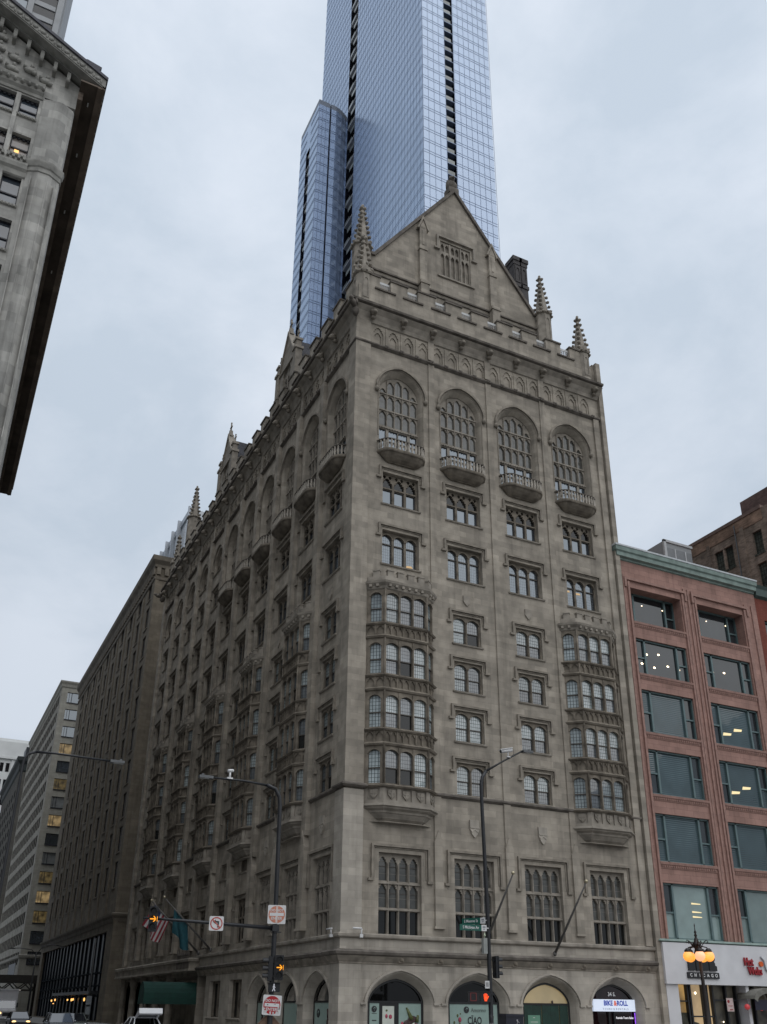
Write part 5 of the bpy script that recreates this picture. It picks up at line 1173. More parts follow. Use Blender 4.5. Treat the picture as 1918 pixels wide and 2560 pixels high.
# elevated railway
RUST = plain('rusty_dark_steel', (.030, .026, .022), .7, var=.3)
t = thing('elevated_railway', 'dark steel elevated railway bridging the street in front of the pale block', 'bridge', (0, 152, 0))
m = M(); m.box(-40, 20, 0, 7, 6.2, 7.6); obj('deck', m, RUST, t)
m = M()
for y in (.1, 6.8):
    for x in range(-38, 20, 3): m.tube([(x, y, 4.9), (x+1.5, y, 6.2), (x+3, y, 4.9)], .14, 5)
    m.box(-40, 20, y-.12, y+.12, 4.75, 5.0)
obj('truss', m, RUST, t)
for x in (-7.5, -19.5, 1.6):
    for y in (.6, 6.4): m = M(); m.box(x-.25, x+.25, y-.25, y+.25, 0, 6.2); obj('column', m, RUST, t)
m = M()
for x in (-3.4, -2.2): m.box(x-.5, x+.5, -.06, -.02, 4.78, 4.92)
obj('strip_lamp', m, glow('cool_strip_lamp', (.7, .65, .6), .5), t)
# ================================================================== SHOPS IN THE CLUBHOUSE ARCHES
PGREEN = plain('pale_green_vinyl', (.27, .37, .335), .35, var=.05); DARKF = plain('black_shop_frame', (.008, .009, .010), .4)
INK = plain('black_print', (.015, .015, .018), .5); PINK = plain('cherry_print', (.36, .05, .09), .5, var=.4, scale=5); LEAF = plain('leaf_print', (.09, .11, .035), .5, var=.5, scale=5); BROWN = plain('brown_print', (.055, .030, .028), .5, var=.5, scale=5); CREAM = plain('cream_print', (.55, .58, .52), .5, var=.05)
G_SHOP = glass('dark_shop_glass', (.006, .006, .006), .02, rough=.05)
def arch_shop(c, rz, name):
    f = M(); wi = 3.85; up_ = tudor(0, wi-.0, 2.42, 1.34)
    inner = tudor(0, wi-.3, 2.42, 1.2)
    f.ring([(-wi/2, 0)]+up_+[(wi/2, 0)], [(-wi/2+.15, 0)]+inner+[(wi/2-.15, 0)], .6, .6); f.box(-wi/2+.1, wi/2-.1, .58, .68, 2.36, 2.48)
    q = put('shopfront', f.mesh('shopfront', DARKF), club, (c*math.cos(rz), c*math.sin(rz), 0), rz)
    return q
def pane_full(q, mat, z0=0):
    p = M(); p.face([(1.95, .7, z0), (-1.95, .7, z0)]+[(x, .7, z) for x, z in tudor(0, 3.9, 2.42, 1.4)]); obj('pane', p, mat, q)
def logo(m, x, z, r, y): m.prism([(x+r*math.cos(a*math.pi/9), z+r*math.sin(a*math.pi/9)) for a in range(18)], y, y+.01)
def swirl(m, x, z, r, y): m.tube([(x-.1*r, y, z-.7*r), (x+.1*r, y, z-.1*r), (x-.3*r, y, z+.1*r), (x+.25*r, y, z+.65*r), (x+.5*r, y, z+.15*r)], .13*r, 5); m.blob(x+.2*r, y, z+.5*r, .2*r, .01, .2*r)
q = arch_shop(RC[0], 0, 'a'); pane_full(q, G_SHOP)
m = M(); m.box(-1.77, -1.12, .62, .66, 0, 2.36); v2 = obj('window_vinyl', m, PGREEN, q); m = M(); m.box(.22, 1.77, .62, .66, 0, 2.36); v = obj('window_vinyl', m, PGREEN, q)
m = M(); m.box(-.9, -.1, .61, .65, 0, 2.2); obj('poster', m, CREAM, q); m = M(); m.box(-1.1, -.92, .6, .68, 0, 2.36); m.box(-.08, .2, .6, .68, 0, 2.36); m.box(-.92, -.08, .6, .68, 2.2, 2.36); obj('door_frame', m, DARKF, q)
m = M(); m.mi = 0; logo(m, -1.46, 2.02, .18, .6); m.mi = 1; swirl(m, -1.46, 2.02, .16, .595); m.mi = 0; m.box(-1.62, -1.28, .61, .62, 1.76, 1.79); m.box(-1.6, -1.3, .61, .62, 1.36, 1.42); obj('emblem', m, [INK, PGREEN], v2)
m = M(); m.mi = 0; m.blob(-.63, .6, 1.63, .09, .01, .13); m.blob(-.36, .6, 1.6, .12, .012, .13); m.blob(-.6, .6, 1.0, .12, .01, .1); m.mi = 1; m.blob(-.62, .6, 1.95, .07, .01, .06); obj('print', m, [PINK, LEAF], q)
m = M(); m.mi = 1; m.tube([(.75, .6, 2.12), (.95, .6, 1.75), (1.1, .6, 1.45)], [.05, .11, .14], 6); m.tube([(1.55, .6, 1.7), (1.45, .6, 1.3)], [.06, .13], 6); m.mi = 2; m.blob(1.15, .6, 1.45, .35, .012, .22); m.blob(.85, .6, 1.2, .35, .012, .25); m.mi = 0; m.blob(1.35, .6, 1.0, .3, .012, .25); m.blob(.45, .6, 1.05, .12, .012, .3); m.mi = 3; m.tube([(.7, .595, 1.0), (1.0, .595, 1.1), (1.3, .595, 1.25)], .05, 5); obj('print', m, [PINK, LEAF, BROWN, CREAM], v)
q = arch_shop(RC[1], 0, 'b'); pane_full(q, G_SHOP)
m = M(); m.box(-1.77, 1.77, .62, .66, 0, 2.36); v = obj('window_vinyl', m, PGREEN, q)
m = M(); m.mi = 0; logo(m, -.55, 2.03, .2, .6); m.mi = 1; swirl(m, -.55, 2.03, .18, .595); obj('emblem', m, [INK, PGREEN], v)
text('Amorino', .34, plain('grey_print', (.10, .12, .11), .5), v, (.35, .605, 2.0), sx=.9); text('CÏAO', .60, INK, v, (.05, .605, 1.38), sx=.72, bold=.012); text('BELLISSIMI', .22, INK, v, (.05, .605, .95), sx=.9)
m = M()
for x, z in ((-1.05, 1.45), (-1.3, 1.05), (-.9, .95), (1.35, 1.0)): m.mi = 0; m.blob(x, .6, z, .12, .012, .16); m.mi = 1; m.blob(x-.16, .6, z+.24, .07, .01, .1)
m.mi = 1; m.blob(1.4, .6, 1.6, .09, .01, .14); m.blob(-1.0, .6, 1.8, .05, .01, .05); obj('print', m, [PINK, LEAF], v)
q = arch_shop(RC[2], 0, 'c'); pane_full(q, glow('cream_lit_tympanum', (.60, .45, .22), .30, (.3, .26, .18), .25, .6))
m = M()
for i in range(5): m.box(-1.75+i*.71, -1.07+i*.71, .60+.03*(i % 2), .66, 0, 2.36)
d_ = obj('door', m, plain('dark_green_door', (.004, .030, .020), .4, var=.3), q); m = M(); m.box(-1.5, -.55, .56, .59, .4, 1.75); obj('notice', m, plain('green_notice', (.12, .27, .19), .5, var=.05), q)
m = M(); m.box(-1.3, -.75, .555, .56, 1.32, 1.36); m.box(-1.1, -.95, .555, .56, 1.58, 1.62); m.box(-1.25, -.8, .555, .56, 1.2, 1.22); obj('print', m, CREAM, q); m = M(); m.blob(.55, .62, 2.55, .08, .05, .12); obj('lamp', m, BROWN, q)
q = arch_shop(RC[3], 0, 'd'); pane_full(q, glass('shop_glass_red_tint', (.012, .005, .006), .03, var=.6, vs=1.5))
text('34 S.', .34, LETW, q, (.0, .64, 3.1), bold=.008)
m = M(); m.box(-1.8, 1.78, .40, .58, 2.02, 2.78); sg = obj('lit_sign', m, glow('white_lit_sign', (.66, .78, 1.0), .62, (.5, .5, .5)), q)
BLU = glow('blue_letters', (.012, .045, .38), .45, (.01, .03, .25)); 
text('BIKE', .44, BLU, sg, (-.55, .39, 2.53), sx=.9, bold=.014); text('&', .44, glow('orange_letters', (.75, .10, .03), .8), sg, (.05, .39, 2.53), sx=.9, bold=.014); text('ROLL', .44, BLU, sg, (.66, .39, 2.53), sx=.9, bold=.014)
text('T O U R S  &  R E N T A L S', .17, plain('pale_grey_letters', (.30, .33, .40), .5), sg, (.05, .39, 2.17), sx=1.1)
text('Rentals Tours Sales', .19, glow('white_sign_letters', (.85, .85, .9), .8), q, (.95, .60, 1.62), bold=.006)
m = M(); m.box(-.45, -.35, .56, .68, 0, 2.0); m.box(.0, .08, .56, .68, 0, 2.0); obj('door_frame', m, DARKF, q)
m = M()
for i in range(22): m.box(1.79, 1.83, .52, .56, .1+i*.085, .16+i*.085)
obj('led_strip', m, glow('violet_led', (.30, .08, .85), 2.0), q)
for k in range(3):
    q = arch_shop(-LC[k], LR, 'm'); pane_full(q, G_SHOP)
    m = M(); m.box(-1.75, 1.75, .62, .66, 0, 2.36); v = obj('window_vinyl', m, PGREEN, q)
    m = M(); m.mi = 0; logo(m, .9 if k else -1.1, 1.75, .26, .6); m.mi = 1; swirl(m, .9 if k else -1.1, 1.75, .22, .595); m.mi = 2
    if k != 1: m.blob(-.6 if k else .5, .6, 1.2, .3, .012, .3); m.tube([(-.6 if k else .4, .6, 2.0), (-.5 if k else .6, .6, 1.5)], [.05, .12], 6)
    obj('print', m, [INK, PGREEN, BROWN], v)
# ================================================================== FLAGPOLES
def flagpole(base, tip, label, group=None):
    t = thing('flagpole', label, 'flagpole', base, group=group); v = Vector(tip)-Vector(base)
    m = M(); m.tube([(0, 0, 0), v*.5, v], [.09, .075, .045], 8); m.blob(0, 0, 0, .14, .14, .18); obj('pole', m, plain('grey_flagpole', (.12, .115, .11), .5, metal=.3), t)
    m = M(); m.blob(v.x, v.y, v.z+.05, .12, .12, .12, 8, 6); obj('finial', m, plain('gilt_ball', (.45, .40, .28), .3, metal=.6), t)
    return t
flagpole((9.9, -.22, 5.6), (9.97, -4, 9.95), 'bare grey flagpole slanting out beside the tall black lamp post')
flagpole((15.6, -.22, 5.55), (15.7, -4, 9.8), 'bare grey flagpole slanting out above the green shop doors', )
flagpole((-.45, 26.4, 6.5), (-4.75, 26.6, 10.5), 'slanted flagpole over the side entrance carrying the teal banner', 'flagpoles over the side entrance')
flagpole((-.45, 30.1, 6.4), (-5.0, 30.2, 10.55), 'slanted flagpole over the side entrance carrying the striped flag', 'flagpoles over the side entrance')
def cloth(name, label, y, xa, xb, za, zb, drop, sway, mats, stripes, canton):
    m = M(); nu, nv = 26, 18; idx = {}
    for i in range(nu+1):
        for j in range(nv+1):
            u, v = i/nu, j/nv
            x = xa+(xb-xa)*u+sway*v+.10*math.sin(u*9+v*2); z = za+(zb-za)*u-drop*v*(1+.12*math.sin(u*5)); yy = y+.22*math.sin(u*11+v*3)*v+.1*math.sin(u*4)
            idx[i, j] = m.P((x, yy, z))
    for i in range(nu):
        for j in range(nv):
            # i runs along the pole (the hoist hangs from it): stripes run down
            s = int(i*13/nu) % 2
            m.mi = 2 if (canton and i > nu*.46 and j < nv*.4) else (s if stripes else 0)
            m.F([idx[i, j], idx[i+1, j], idx[i+1, j+1], idx[i, j+1]], True)
    return tag(obj(name, m, mats), label, 'flag')
cloth('flag', 'red and white striped flag hanging from the slanted pole over the side entrance', 30.15, -3.3, -4.75, 9.05, 10.2, 1.9, -.75, [plain('flag_red', (.22, .018, .03), .8), plain('flag_white', (.42, .40, .40), .8), plain('flag_blue', (.02, .03, .09), .8)], True, True)
cloth('flag', 'teal banner hanging from the nearer slanted pole over the side entrance', 26.6, -2.6, -3.9, 8.6, 9.7, 2.2, .2, [plain('banner_teal', (.010, .07, .09), .8, var=.3)], False, False)
# ================================================================== STREET LAMPS, SIGNALS, SIGNS
POLE = plain('black_pole_paint', (.018, .019, .022), .4, metal=.2, var=.2); SIGM = plain('signal_black', (.006, .007, .010), .45); ALU = plain('sign_back_metal', (.35, .36, .37), .4, metal=.6)
def lamp_post(name, label, loc, bend, arm, head, group, rk_=1.0):
    t = thing(name, label, 'street lamp', loc, group=group)
    m = M(); m.tube([(0, 0, 0), (0, 0, .5), (0, 0, bend[0][1]*.5)]+[(x, 0, z) for x, z in bend], [.2*rk_, .14*rk_, .125*rk_]+[.11*rk_]*len(bend), 10); m.lathe([(.32, 0), (.3, .4), (.16, .6)], 10); obj('pole', m, POLE, t)
    m = M(); m.tube([(x, 0, z) for x, z in [bend[-1]]+arm], [.075]+[.055]*len(arm), 8); obj('arm', m, POLE, t)
    x, z = arm[-1]; d = 1 if head > 0 else -1
    m = M(); m.box(min(x, x+d*.75), max(x, x+d*.75), -.16, .16, z-.08, z+.06); m.box(x+d*.55-.06, x+d*.55+.06, -.06, .06, z+.06, z+.16); o = obj('lamp_head', m, plain('grey_lamp_head', (.10, .105, .11), .4, metal=.4), t)
    m = M(); m.box(min(x+d*.2, x+d*.7), max(x+d*.2, x+d*.7), -.12, .12, z-.095, z-.082); obj('lens', m, plain('lamp_lens', (.5, .5, .48), .2), o)
    return t
lamp_post('street_lamp', 'tall black lamp post with a bent arm, standing before the arches with green street signs', (6.68, -6, 0), [(-.14, 14.4), (-.13, 14.9), (-.02, 15.35), (.25, 15.75)], [(1.5, 16.5), (3.1, 17.4)], 1, 'tall street lamps')
lamp_post('street_lamp', 'tall dark lamp post at the corner carrying the signal mast arm, its arm curving left', (-6.5, -6, 0), [(-.08, 12.3), (-.15, 12.75), (-.4, 13.15), (-.9, 13.3)], [(-2.2, 13.4), (-4.0, 13.38)], -1, 'tall street lamps')
lamp_post('street_lamp', 'tall street lamp at the left, its slender arm reaching right across the brown block', (-20.05, -4, 0), [(.05, 13.2), (.08, 13.7), (.25, 14.0), (.6, 14.15)], [(1.6, 14.18), (4.4, 14.12)], 1, 'tall street lamps', .62)
t = thing('street_lamp', 'small dark twin-arm street lamp far down the side street', 'street lamp', (-10.5, 60, 0)); m = M(); m.tube([(0, 0, 0), (0, 0, 7.5)], [.12, .07], 8); obj('pole', m, POLE, t)
m = M(); m.tube([(0, 0, 7.2), (-.5, 0, 7.7), (-1.8, 0, 7.85), (-2.6, 0, 7.8)], .045, 6); obj('arm', m, POLE, t); m = M(); m.tube([(0, 0, 7.2), (.6, 0, 8.1), (1.6, 0, 8.35), (2.8, 0, 8.1)], .045, 6); obj('arm', m, POLE, t)
m = M(); m.box(-2.9, -2.3, -.12, .12, 7.72, 7.85); obj('lamp_head', m, POLE, t); m = M(); m.box(2.5, 3.1, -.12, .12, 8.02, 8.14); obj('lamp_head', m, POLE, t)
t = thing('utility_pole', 'plain grey pole before the navy shop glass, with pale boxes near its foot', 'pole', (-4.2, 60, 0)); m = M(); m.tube([(0, 0, 0), (-.05, 0, 9.2)], [.12, .07], 8); obj('pole', m, plain('grey_pole', (.06, .062, .065), .5), t); m = M(); m.box(-.28, .28, -.25, -.1, 2.2, 3.1); m.box(-.25, .2, -.25, -.1, 1.2, 2.0); obj('notice_plate', m, plain('pale_plate', (.22, .24, .26), .5), t)
# surveillance cameras on the lamp arms
CAMW = plain('white_camera_shell', (.62, .62, .62), .35)
def cctv(loc, ang, label):
    t = thing('security_camera', label, 'camera', loc)
    m = M(); m.T = Matrix.Rotation(ang, 4, 'Y'); m.tube([(-.45, 0, .42), (.42, 0, .42)], .12, 8); m.box(-.5, .45, -.14, .14, .52, .57); obj('housing', m, CAMW, t)
    m = M(); m.tube([(0, 0, 0), (0, 0, .36)], .045, 6); m.box(-.12, .12, -.1, .1, -.02, .04); obj('bracket', m, CAMW, t)
    m = M(); m.T = Matrix.Rotation(ang, 4, 'Y'); m.blob(-.46, 0, .42, .05, .1, .1, 8, 6); m.tube([(.4, 0, .42), (.55, 0, .35), (.5, 0, .15), (.3, 0, .02)], .015, 5); obj('lens', m, SIGM, t)
cctv((8.65, -6, 16.85), R(-14), 'white bullet camera standing on the bent arm of the right lamp post')
t = thing('security_camera', 'white dome camera on a stalk atop the curved arm of the corner lamp post', 'camera', (-9.55, -6, 13.42)); m = M(); m.tube([(0, 0, 0), (0, 0, .35)], .06, 8); m.box(-.16, .16, -.1, .1, -.02, .06); obj('bracket', m, CAMW, t); m = M(); m.tube([(-.14, 0, .42), (.14, 0, .47)], .09, 10); m.blob(.13, 0, .46, .09, .09, .09); obj('housing', m, CAMW, t)
t = thing('security_camera', 'small white camera on the avenue face, just right of the clubhouse corner', 'camera', (1.0, -.5, 6.3)); m = M(); m.tube([(-.5, 0, .22), (.1, 0, .22)], .06, 8); obj('housing', m, CAMW, t); m = M(); m.tube([(.1, 0, .2), (.1, .1, -.25)], .05, 6); m.box(0, .2, 0, .16, -.3, -.1); obj('bracket', m, CAMW, t)
t = thing('security_camera', 'small white camera on the side-street face, just left of the clubhouse corner', 'camera', (-.5, .9, 6.3)); m = M(); m.tube([(0, -.5, .22), (0, .3, .22)], .05, 8); obj('housing', m, CAMW, t); m = M(); m.tube([(0, -.4, .2), (0, -.4, -.2)], .04, 6); m.box(-.1, .3, -.5, -.3, -.28, -.12); obj('bracket', m, CAMW, t)
t = thing('equipment_box', 'pale grey equipment box strapped to the lamp post above the signal', 'box', (6.4, -6.05, 5.0)); m = M(); m.box(-.16, .1, -.12, .12, 0, .85); obj('shell', m, plain('pale_grey_box', (.26, .27, .26), .5), t); m = M(); m.tube([(0, 0, .85), (.0, 0, 1.15)], .03, 6); m.blob(0, 0, 1.0, .07, .07, .07); obj('antenna', m, plain('pale_beacon', (.45, .52, .38), .4), t)
# signal heads
ARROW = glow('amber_arrow', (1.0, .36, .02), 1.5); HAND = glow('orange_hand', (1.0, .075, .01), 1.3); WALK = glow('white_walk', (.7, .72, .8), .55); DREDL = glow('dim_red_led', (.25, .01, .01), .35); LENS = plain('dark_lens', (.012, .010, .010), .15)
def signal(label, loc, rz, arrow=True, group='traffic signals'):
    t = thing('traffic_signal', label, 'traffic signal', loc, rz, group)
    m = M(); m.box(-.18, .18, 0, .22, -.58, .58); m.box(-.21, .21, .02, .06, -.6, .6); obj('housing', m, SIGM, t)
    for z in (.37, 0, -.37):
        m = M(); a = [(.155*math.cos(R(200-i*22)), z+.155*math.sin(R(200-i*22))) for i in range(11)]; m.ring(a, a, -.28, 0); a2 = [(x*.94, z+(q-z)*.94) for x, q in a]; m.ring(a2, a2, -.28, 0); obj('visor', m, SIGM, t)
        m = M(); m.lathe([(.0, 0), (.14, .001), (.14, .02)], 12); 
        m2 = M(); m2.prism([(.14*math.cos(i*math.pi/7), z+.14*math.sin(i*math.pi/7)) for i in range(14)], -.02, 0); l_ = obj('lens', m2, LENS, t)
        if z == 0 and arrow:
            m = M()
            m.box(-.15, .1, -.05, -.03, -.025, .025); m.prism([(.0, .13), (.05, .13), (.17, 0), (.05, -.13), (.0, -.13), (.11, 0)], -.05, -.03); m.box(.19, .21, -.05, -.03, -.12, .12); obj('arrow', m, ARROW, l_)
    m = M(); m.box(-.05, .05, .22, .34, .3, .4); m.box(-.05, .05, .22, .34, -.4, -.3); obj('bracket', m, SIGM, t)
    return t
signal('traffic signal with a lit amber arrow hanging at the far end of the mast arm', (-12.95, -6.2, 6.0), R(-18))
signal('traffic signal with a lit amber arrow on the corner post, above the walk signal', (-6.3, -6.45, 3.92), R(-18))
signal('dark traffic signal seen from the side on the corner post, visors pointing left', (-6.78, -6.1, 3.86), R(-105), False)
signal('dark traffic signal seen from the side on the lamp post before the arches', (7.22, -6.0, 4.3), R(95), False)
t = thing('mast_arm', 'long dark steel mast arm reaching left from the corner post', 'mast arm', (-6.5, -6, 5.85)); m = M(); m.tube([(0, 0, 0), (-3.4, 0, .11), (-6.9, 0, .20)], [.11, .085, .055], 10); obj('arm', m, POLE, t); m = M(); m.box(-.18, .18, -.18, .18, -.16, .16); m.box(-.1, .3, -.2, .2, -.22, -.18); obj('clamp', m, POLE, t)
t = thing('pedestrian_signal', 'pedestrian signal showing an orange hand beside a dim countdown, before the arches', 'pedestrian signal', (6.2, -6.25, 2.7), R(-20)); m = M(); m.box(-.3, .32, 0, .2, -.27, .27); m.box(-1.0, -.34, 0, .2, -.27, .27); m.box(-1.02, .34, -.03, .02, .25, .29); m.box(.3, .55, .05, .2, .1, .2); obj('housing', m, SIGM, t)
m = M(); m.blob(0, -.03, -.06, .11, .02, .13, 9, 6)
for i, (x, h) in enumerate(((-.085, .15), (-.03, .19), (.025, .185), (.075, .14))): m.tube([(x, -.03, 0), (x*1.15, -.03, h)], [.026, .022], 6)
m.tube([(.08, -.03, -.1), (.14, -.03, -.0), (.17, -.03, .05)], [.035, .026, .02], 6); m.box(-.07, .07, -.04, -.02, -.22, -.1); obj('hand', m, HAND, t)
m = M()
for x in (-.86, -.54): m.box(x-.02, x+.02, -.03, -.01, -.2, .2)
m.box(-.86, -.54, -.03, -.01, .18, .21); m.box(-.86, -.54, -.03, -.01, -.22, -.18); obj('digit', m, DREDL, t)
t = thing('pedestrian_signal', 'small pedestrian signal with a white walking figure on the corner post', 'pedestrian signal', (-6.48, -6.3, 2.98), R(-20)); m = M(); m.box(-.3, .3, 0, .2, -.22, .22); m.box(-.33, .33, -.12, .02, .2, .23); obj('housing', m, SIGM, t); m = M(); m.blob(0, -.02, .13, .035, .02, .04); m.tube([(0, -.02, .1), (.0, -.02, -.02)], .035, 6); m.tube([(0, -.02, -.02), (-.07, -.02, -.18)], .022, 5); m.tube([(0, -.02, -.02), (.06, -.02, -.18)], .022, 5); m.tube([(0, -.02, .08), (.07, -.02, -.02)], .015, 5); m.tube([(0, -.02, .08), (-.06, -.02, -.0)], .015, 5); obj('walk_figure', m, WALK, t)
# signs
SW = plain('sign_white', (.62, .62, .62), .4, var=.05); SR = plain('sign_red', (.36, .012, .02), .4, var=.08); SFR = plain('pale_orange_red', (.52, .20, .13), .5, var=.15, scale=6)
def rrect(w, h, r=.06):
    p = []
    for cx_, cz_, a0 in ((w/2-r, h/2-r, 0), (-w/2+r, h/2-r, 90), (-w/2+r, -h/2+r, 180), (w/2-r, -h/2+r, 270)):
        for k in range(4): a = R(a0+k*30); p.append((cx_+r*math.cos(a), cz_+r*math.sin(a)))
    return p
def disc(r, n=28, z=0): return [(r*math.cos(2*math.pi*k/n), z+r*math.sin(2*math.pi*k/n)) for k in range(n)]
def dne(label, loc, rz, mat, tilt=0, stickers=False):
    t = thing('do_not_enter_sign', label, 'sign', loc, rz); t.rotation_euler = (0, tilt, rz)
    m = M(); m.prism(rrect(.94, .94), -.01, .01); obj('plate', m, SW, t)
    m = M(); m.prism(disc(.43), -.016, -.010); d = obj('red_disc', m, mat, t)
    m = M(); m.box(-.37, .37, -.022, -.016, -.075, .085); obj('white_bar', m, SW, t)
    text('DO NOT', .17, SW, t, (0, -.02, .20), bold=.004); text('ENTER', .19, SW, t, (0, -.02, -.2), bold=.004)
    if stickers:
        m = M(); r_ = random.Random(5)
        stm = plain('scuffed_sticker', (.5, .5, .5), .5, var=.3, scale=20)
        for x, z, a, b_ in ((-.3, -.3, .12, .07), (.34, -.12, .07, .2), (.3, -.33, .12, .08), (-.05, -.36, .06, .1), (.1, -.36, .06, .08), (-.36, -.17, .07, .05)): m = M(); m.box(x-a/2*1.3, x+a/2*1.3, -.026, -.02, z-b_/2*1.3, z+b_/2*1.3); obj('sticker', m, stm, t)
        m = M(); m.box(-.24, -.19, -.028, -.022, -.01, .04); m.box(.1, .2, -.028, -.022, .04, .055); m.box(.36, .4, -.029, -.023, -.2, -.1); obj('mark', m, INK, t)
    else: m = M(); m.box(-.05, .05, -.02, -.0165, -.42, .42); obj('pale_streak', m, plain('pale_streak_paint', (.6, .5, .46), .5, var=.1), t)  # pale upright streak down the middle of the disc
    return t
dne('pale orange DO NOT ENTER sign high on the corner post above the mast arm', (-6.5, -6.2, 6.52), R(-18), SFR)  # disc in a paler, more orange red than the lower sign
dne('bright red DO NOT ENTER sign with torn stickers low on the corner post', (-6.52, -6.25, 2.15), R(-18), SR, R(3), True)
t = thing('no_left_turn_sign', 'white no-left-turn sign with a red ring on the mast arm', 'sign', (-9.72, -6.2, 5.93), R(-14)); m = M(); m.prism(rrect(.72, .70), -.01, .01); obj('plate', m, SW, t); m = M(); m.plate(disc(.31), [disc(.255)], -.018, -.01); obj('ring', m, plain('sign_ring_red', (.42, .06, .05), .5), t)
m = M(); m.prism([(.05, -.2), (.13, -.2), (.13, .12), (-.04, .12), (-.04, .19), (-.19, .08), (-.04, -.03), (-.04, .04), (.05, .04)], -.016, -.010); obj('arrow', m, INK, t); m = M(); m.prism([(-.21, .16), (-.17, .2), (.2, -.17), (.16, -.21)], -.022, -.017); obj('slash', m, plain('sign_slash_red', (.45, .1, .08), .5), t)
t = thing('diamond_sign', 'tan diamond-shaped sign half hidden behind the corner post at the bottom', 'sign', (-6.48, -5.8, 1.05), R(-18)); m = M(); m.prism([(0, .80), (.80, 0), (0, -.80), (-.80, 0)], 0, .02); obj('plate', m, plain('tan_sign', (.19, .115, .075), .6, var=.2, scale=4), t); m = M(); m.plate([(0, .74), (.74, 0), (0, -.74), (-.74, 0)], [[(0, .69), (.69, 0), (0, -.69), (-.69, 0)]], -.006, 0); obj('border', m, plain('tan_sign_border', (.12, .07, .05), .6), t)
SG = plain('street_sign_green', (.0, .085, .06), .4, var=.05)
def street_sign(label, loc, rz, w_, txt, size):
    t = thing('street_name_sign', label, 'street sign', loc, rz); m = M(); m.box(-w_, -.34, -.012, .012, -.17, .17); obj('plate', m, SG, t); m = M(); m.box(-.34, 0, -.012, .012, -.17, .17); m.box(.0, .12, -.03, .03, -.03, .03); obj('end_plate', m, SW, t)
    text(txt, size, SW, t, (-(w_+.34)/2, -.02, 0), bold=.004, sx=.8); m = M(); m.box(-.26, -.08, -.016, -.012, .0, .1); m.box(-.24, -.1, -.016, -.012, -.09, -.04); obj('crest', m, plain('grey_crest', (.25, .26, .28), .5), t)
street_sign('green street sign reading S Michigan Av on the lamp post before the arches', (6.52, -6.1, 6.4), R(-4), 1.75, 'S Michigan Av', .23)
street_sign('green street sign reading Monroe set crosswise just above the Michigan one', (6.55, -5.95, 6.84), R(-62), 1.6, 'E Monroe St', .23)
t = thing('small_notice', 'small white notice plate strapped to the lamp post above the hand signal', 'sign', (6.42, -6.12, 3.35), R(-20)); m = M(); m.box(-.13, .13, -.01, .01, -.2, .2); obj('plate', m, SW, t); m = M(); m.box(-.08, .08, -.016, -.01, -.1, .12); obj('print', m, plain('grey_print_block', (.3, .3, .3), .5), t)
t = tag(obj('pole_sticker', M(), SW), 'torn white stickers wrapped round the foot of the lamp post', 'sticker')
m = M(); m.lathe([(.131, 1.5), (.131, 1.78)], 10, 6.68, -6); m.lathe([(.133, 1.25), (.133, 1.36)], 10, 6.68, -6); t.data = m.mesh('pole_sticker', plain('scuffed_paper', (.5, .5, .5), .6, var=.5, scale=8))
t = thing('newspaper_box', 'dark blue-black street box with a pale mark, beside the lamp post', 'box', (8.7, -5.0, .14)); m = M(); m.box(-.6, .6, -.35, .35, .15, 1.55); m.prism([(-.64, 1.55), (.64, 1.55), (.6, 1.68), (-.6, 1.7)], -.4, .4); obj('cabinet', m, plain('blue_black_paint', (.012, .014, .025), .35), t); m = M(); m.tube([(.1, -.36, 1.1), (.2, -.36, 1.3), (.3, -.36, 1.22)], .02, 5); m.box(.12, .2, -.37, -.35, 1.3, 1.4); obj('mark', m, plain('pale_mark', (.4, .4, .42), .5), t); m = M(); m.box(-.5, -.4, -.3, .3, 0, .15); m.box(.4, .5, -.3, .3, 0, .15); obj('foot', m, SIGM, t)
# ornate lamp with amber globes
t = thing('globe_lamp', 'ornate dark lamp post with a cluster of glowing amber globes before the white fascia', 'street lamp', (23.85, -5, .14))
IRON = plain('brown_black_iron', (.022, .016, .014), .45, metal=.3, var=.2)
m = M(); m.lathe([(.42, 0), (.42, .3), (.3, .5), (.26, 1.0), (.17, 1.2), (.15, 2.2), (.12, 3.6), (.10, 5.0)], 12); m.lathe([(.1, 5.0), (.2, 5.3), (.24, 5.5), (.16, 5.75), (.28, 5.95), (.3, 6.05), (.16, 6.2), (.12, 6.4), (.06, 6.5), (.11, 6.6), (.05, 6.7), (.09, 6.8), (.035, 6.92), (.02, 7.15), (.04, 7.2), (.008, 7.38)], 10, -.15); obj('post', m, IRON, t)
AMB = glow('amber_globe', (1.0, .34, .03), 1.12, (.6, .4, .2), .2, 3)
for k in range(5):
    a = R(20+72*k); gx_, gy_ = -.15+.70*math.cos(a), .70*math.sin(a)
    m = M(); m.blob(gx_, gy_, 5.28, .34, .34, .34, 14, 10); g_ = obj('globe', m, AMB if k != 3 else glow('pale_amber_globe', (1.0, .46, .22), .95, (.6, .4, .3)), t)
    m = M(); m.tube([(-.15, 0, 5.75), (-.15+.35*math.cos(a), .35*math.sin(a), 5.9), (-.15+.62*math.cos(a), .62*math.sin(a), 5.82), (gx_, gy_, 5.6)], .045, 6); m.lathe([(.09, 5.78), (.2, 5.68), (.23, 5.56), (.2, 5.52)], 10, gx_, gy_); m.tube([(-.15+.3*math.cos(a), .3*math.sin(a), 5.9), (-.15+.52*math.cos(a), .52*math.sin(a), 6.2), (-.15+.68*math.cos(a), .68*math.sin(a), 6.3), (-.15+.74*math.cos(a), .74*math.sin(a), 6.18), (-.15+.66*math.cos(a), .66*math.sin(a), 6.1)], .03, 6); obj('bracket', m, IRON, t)
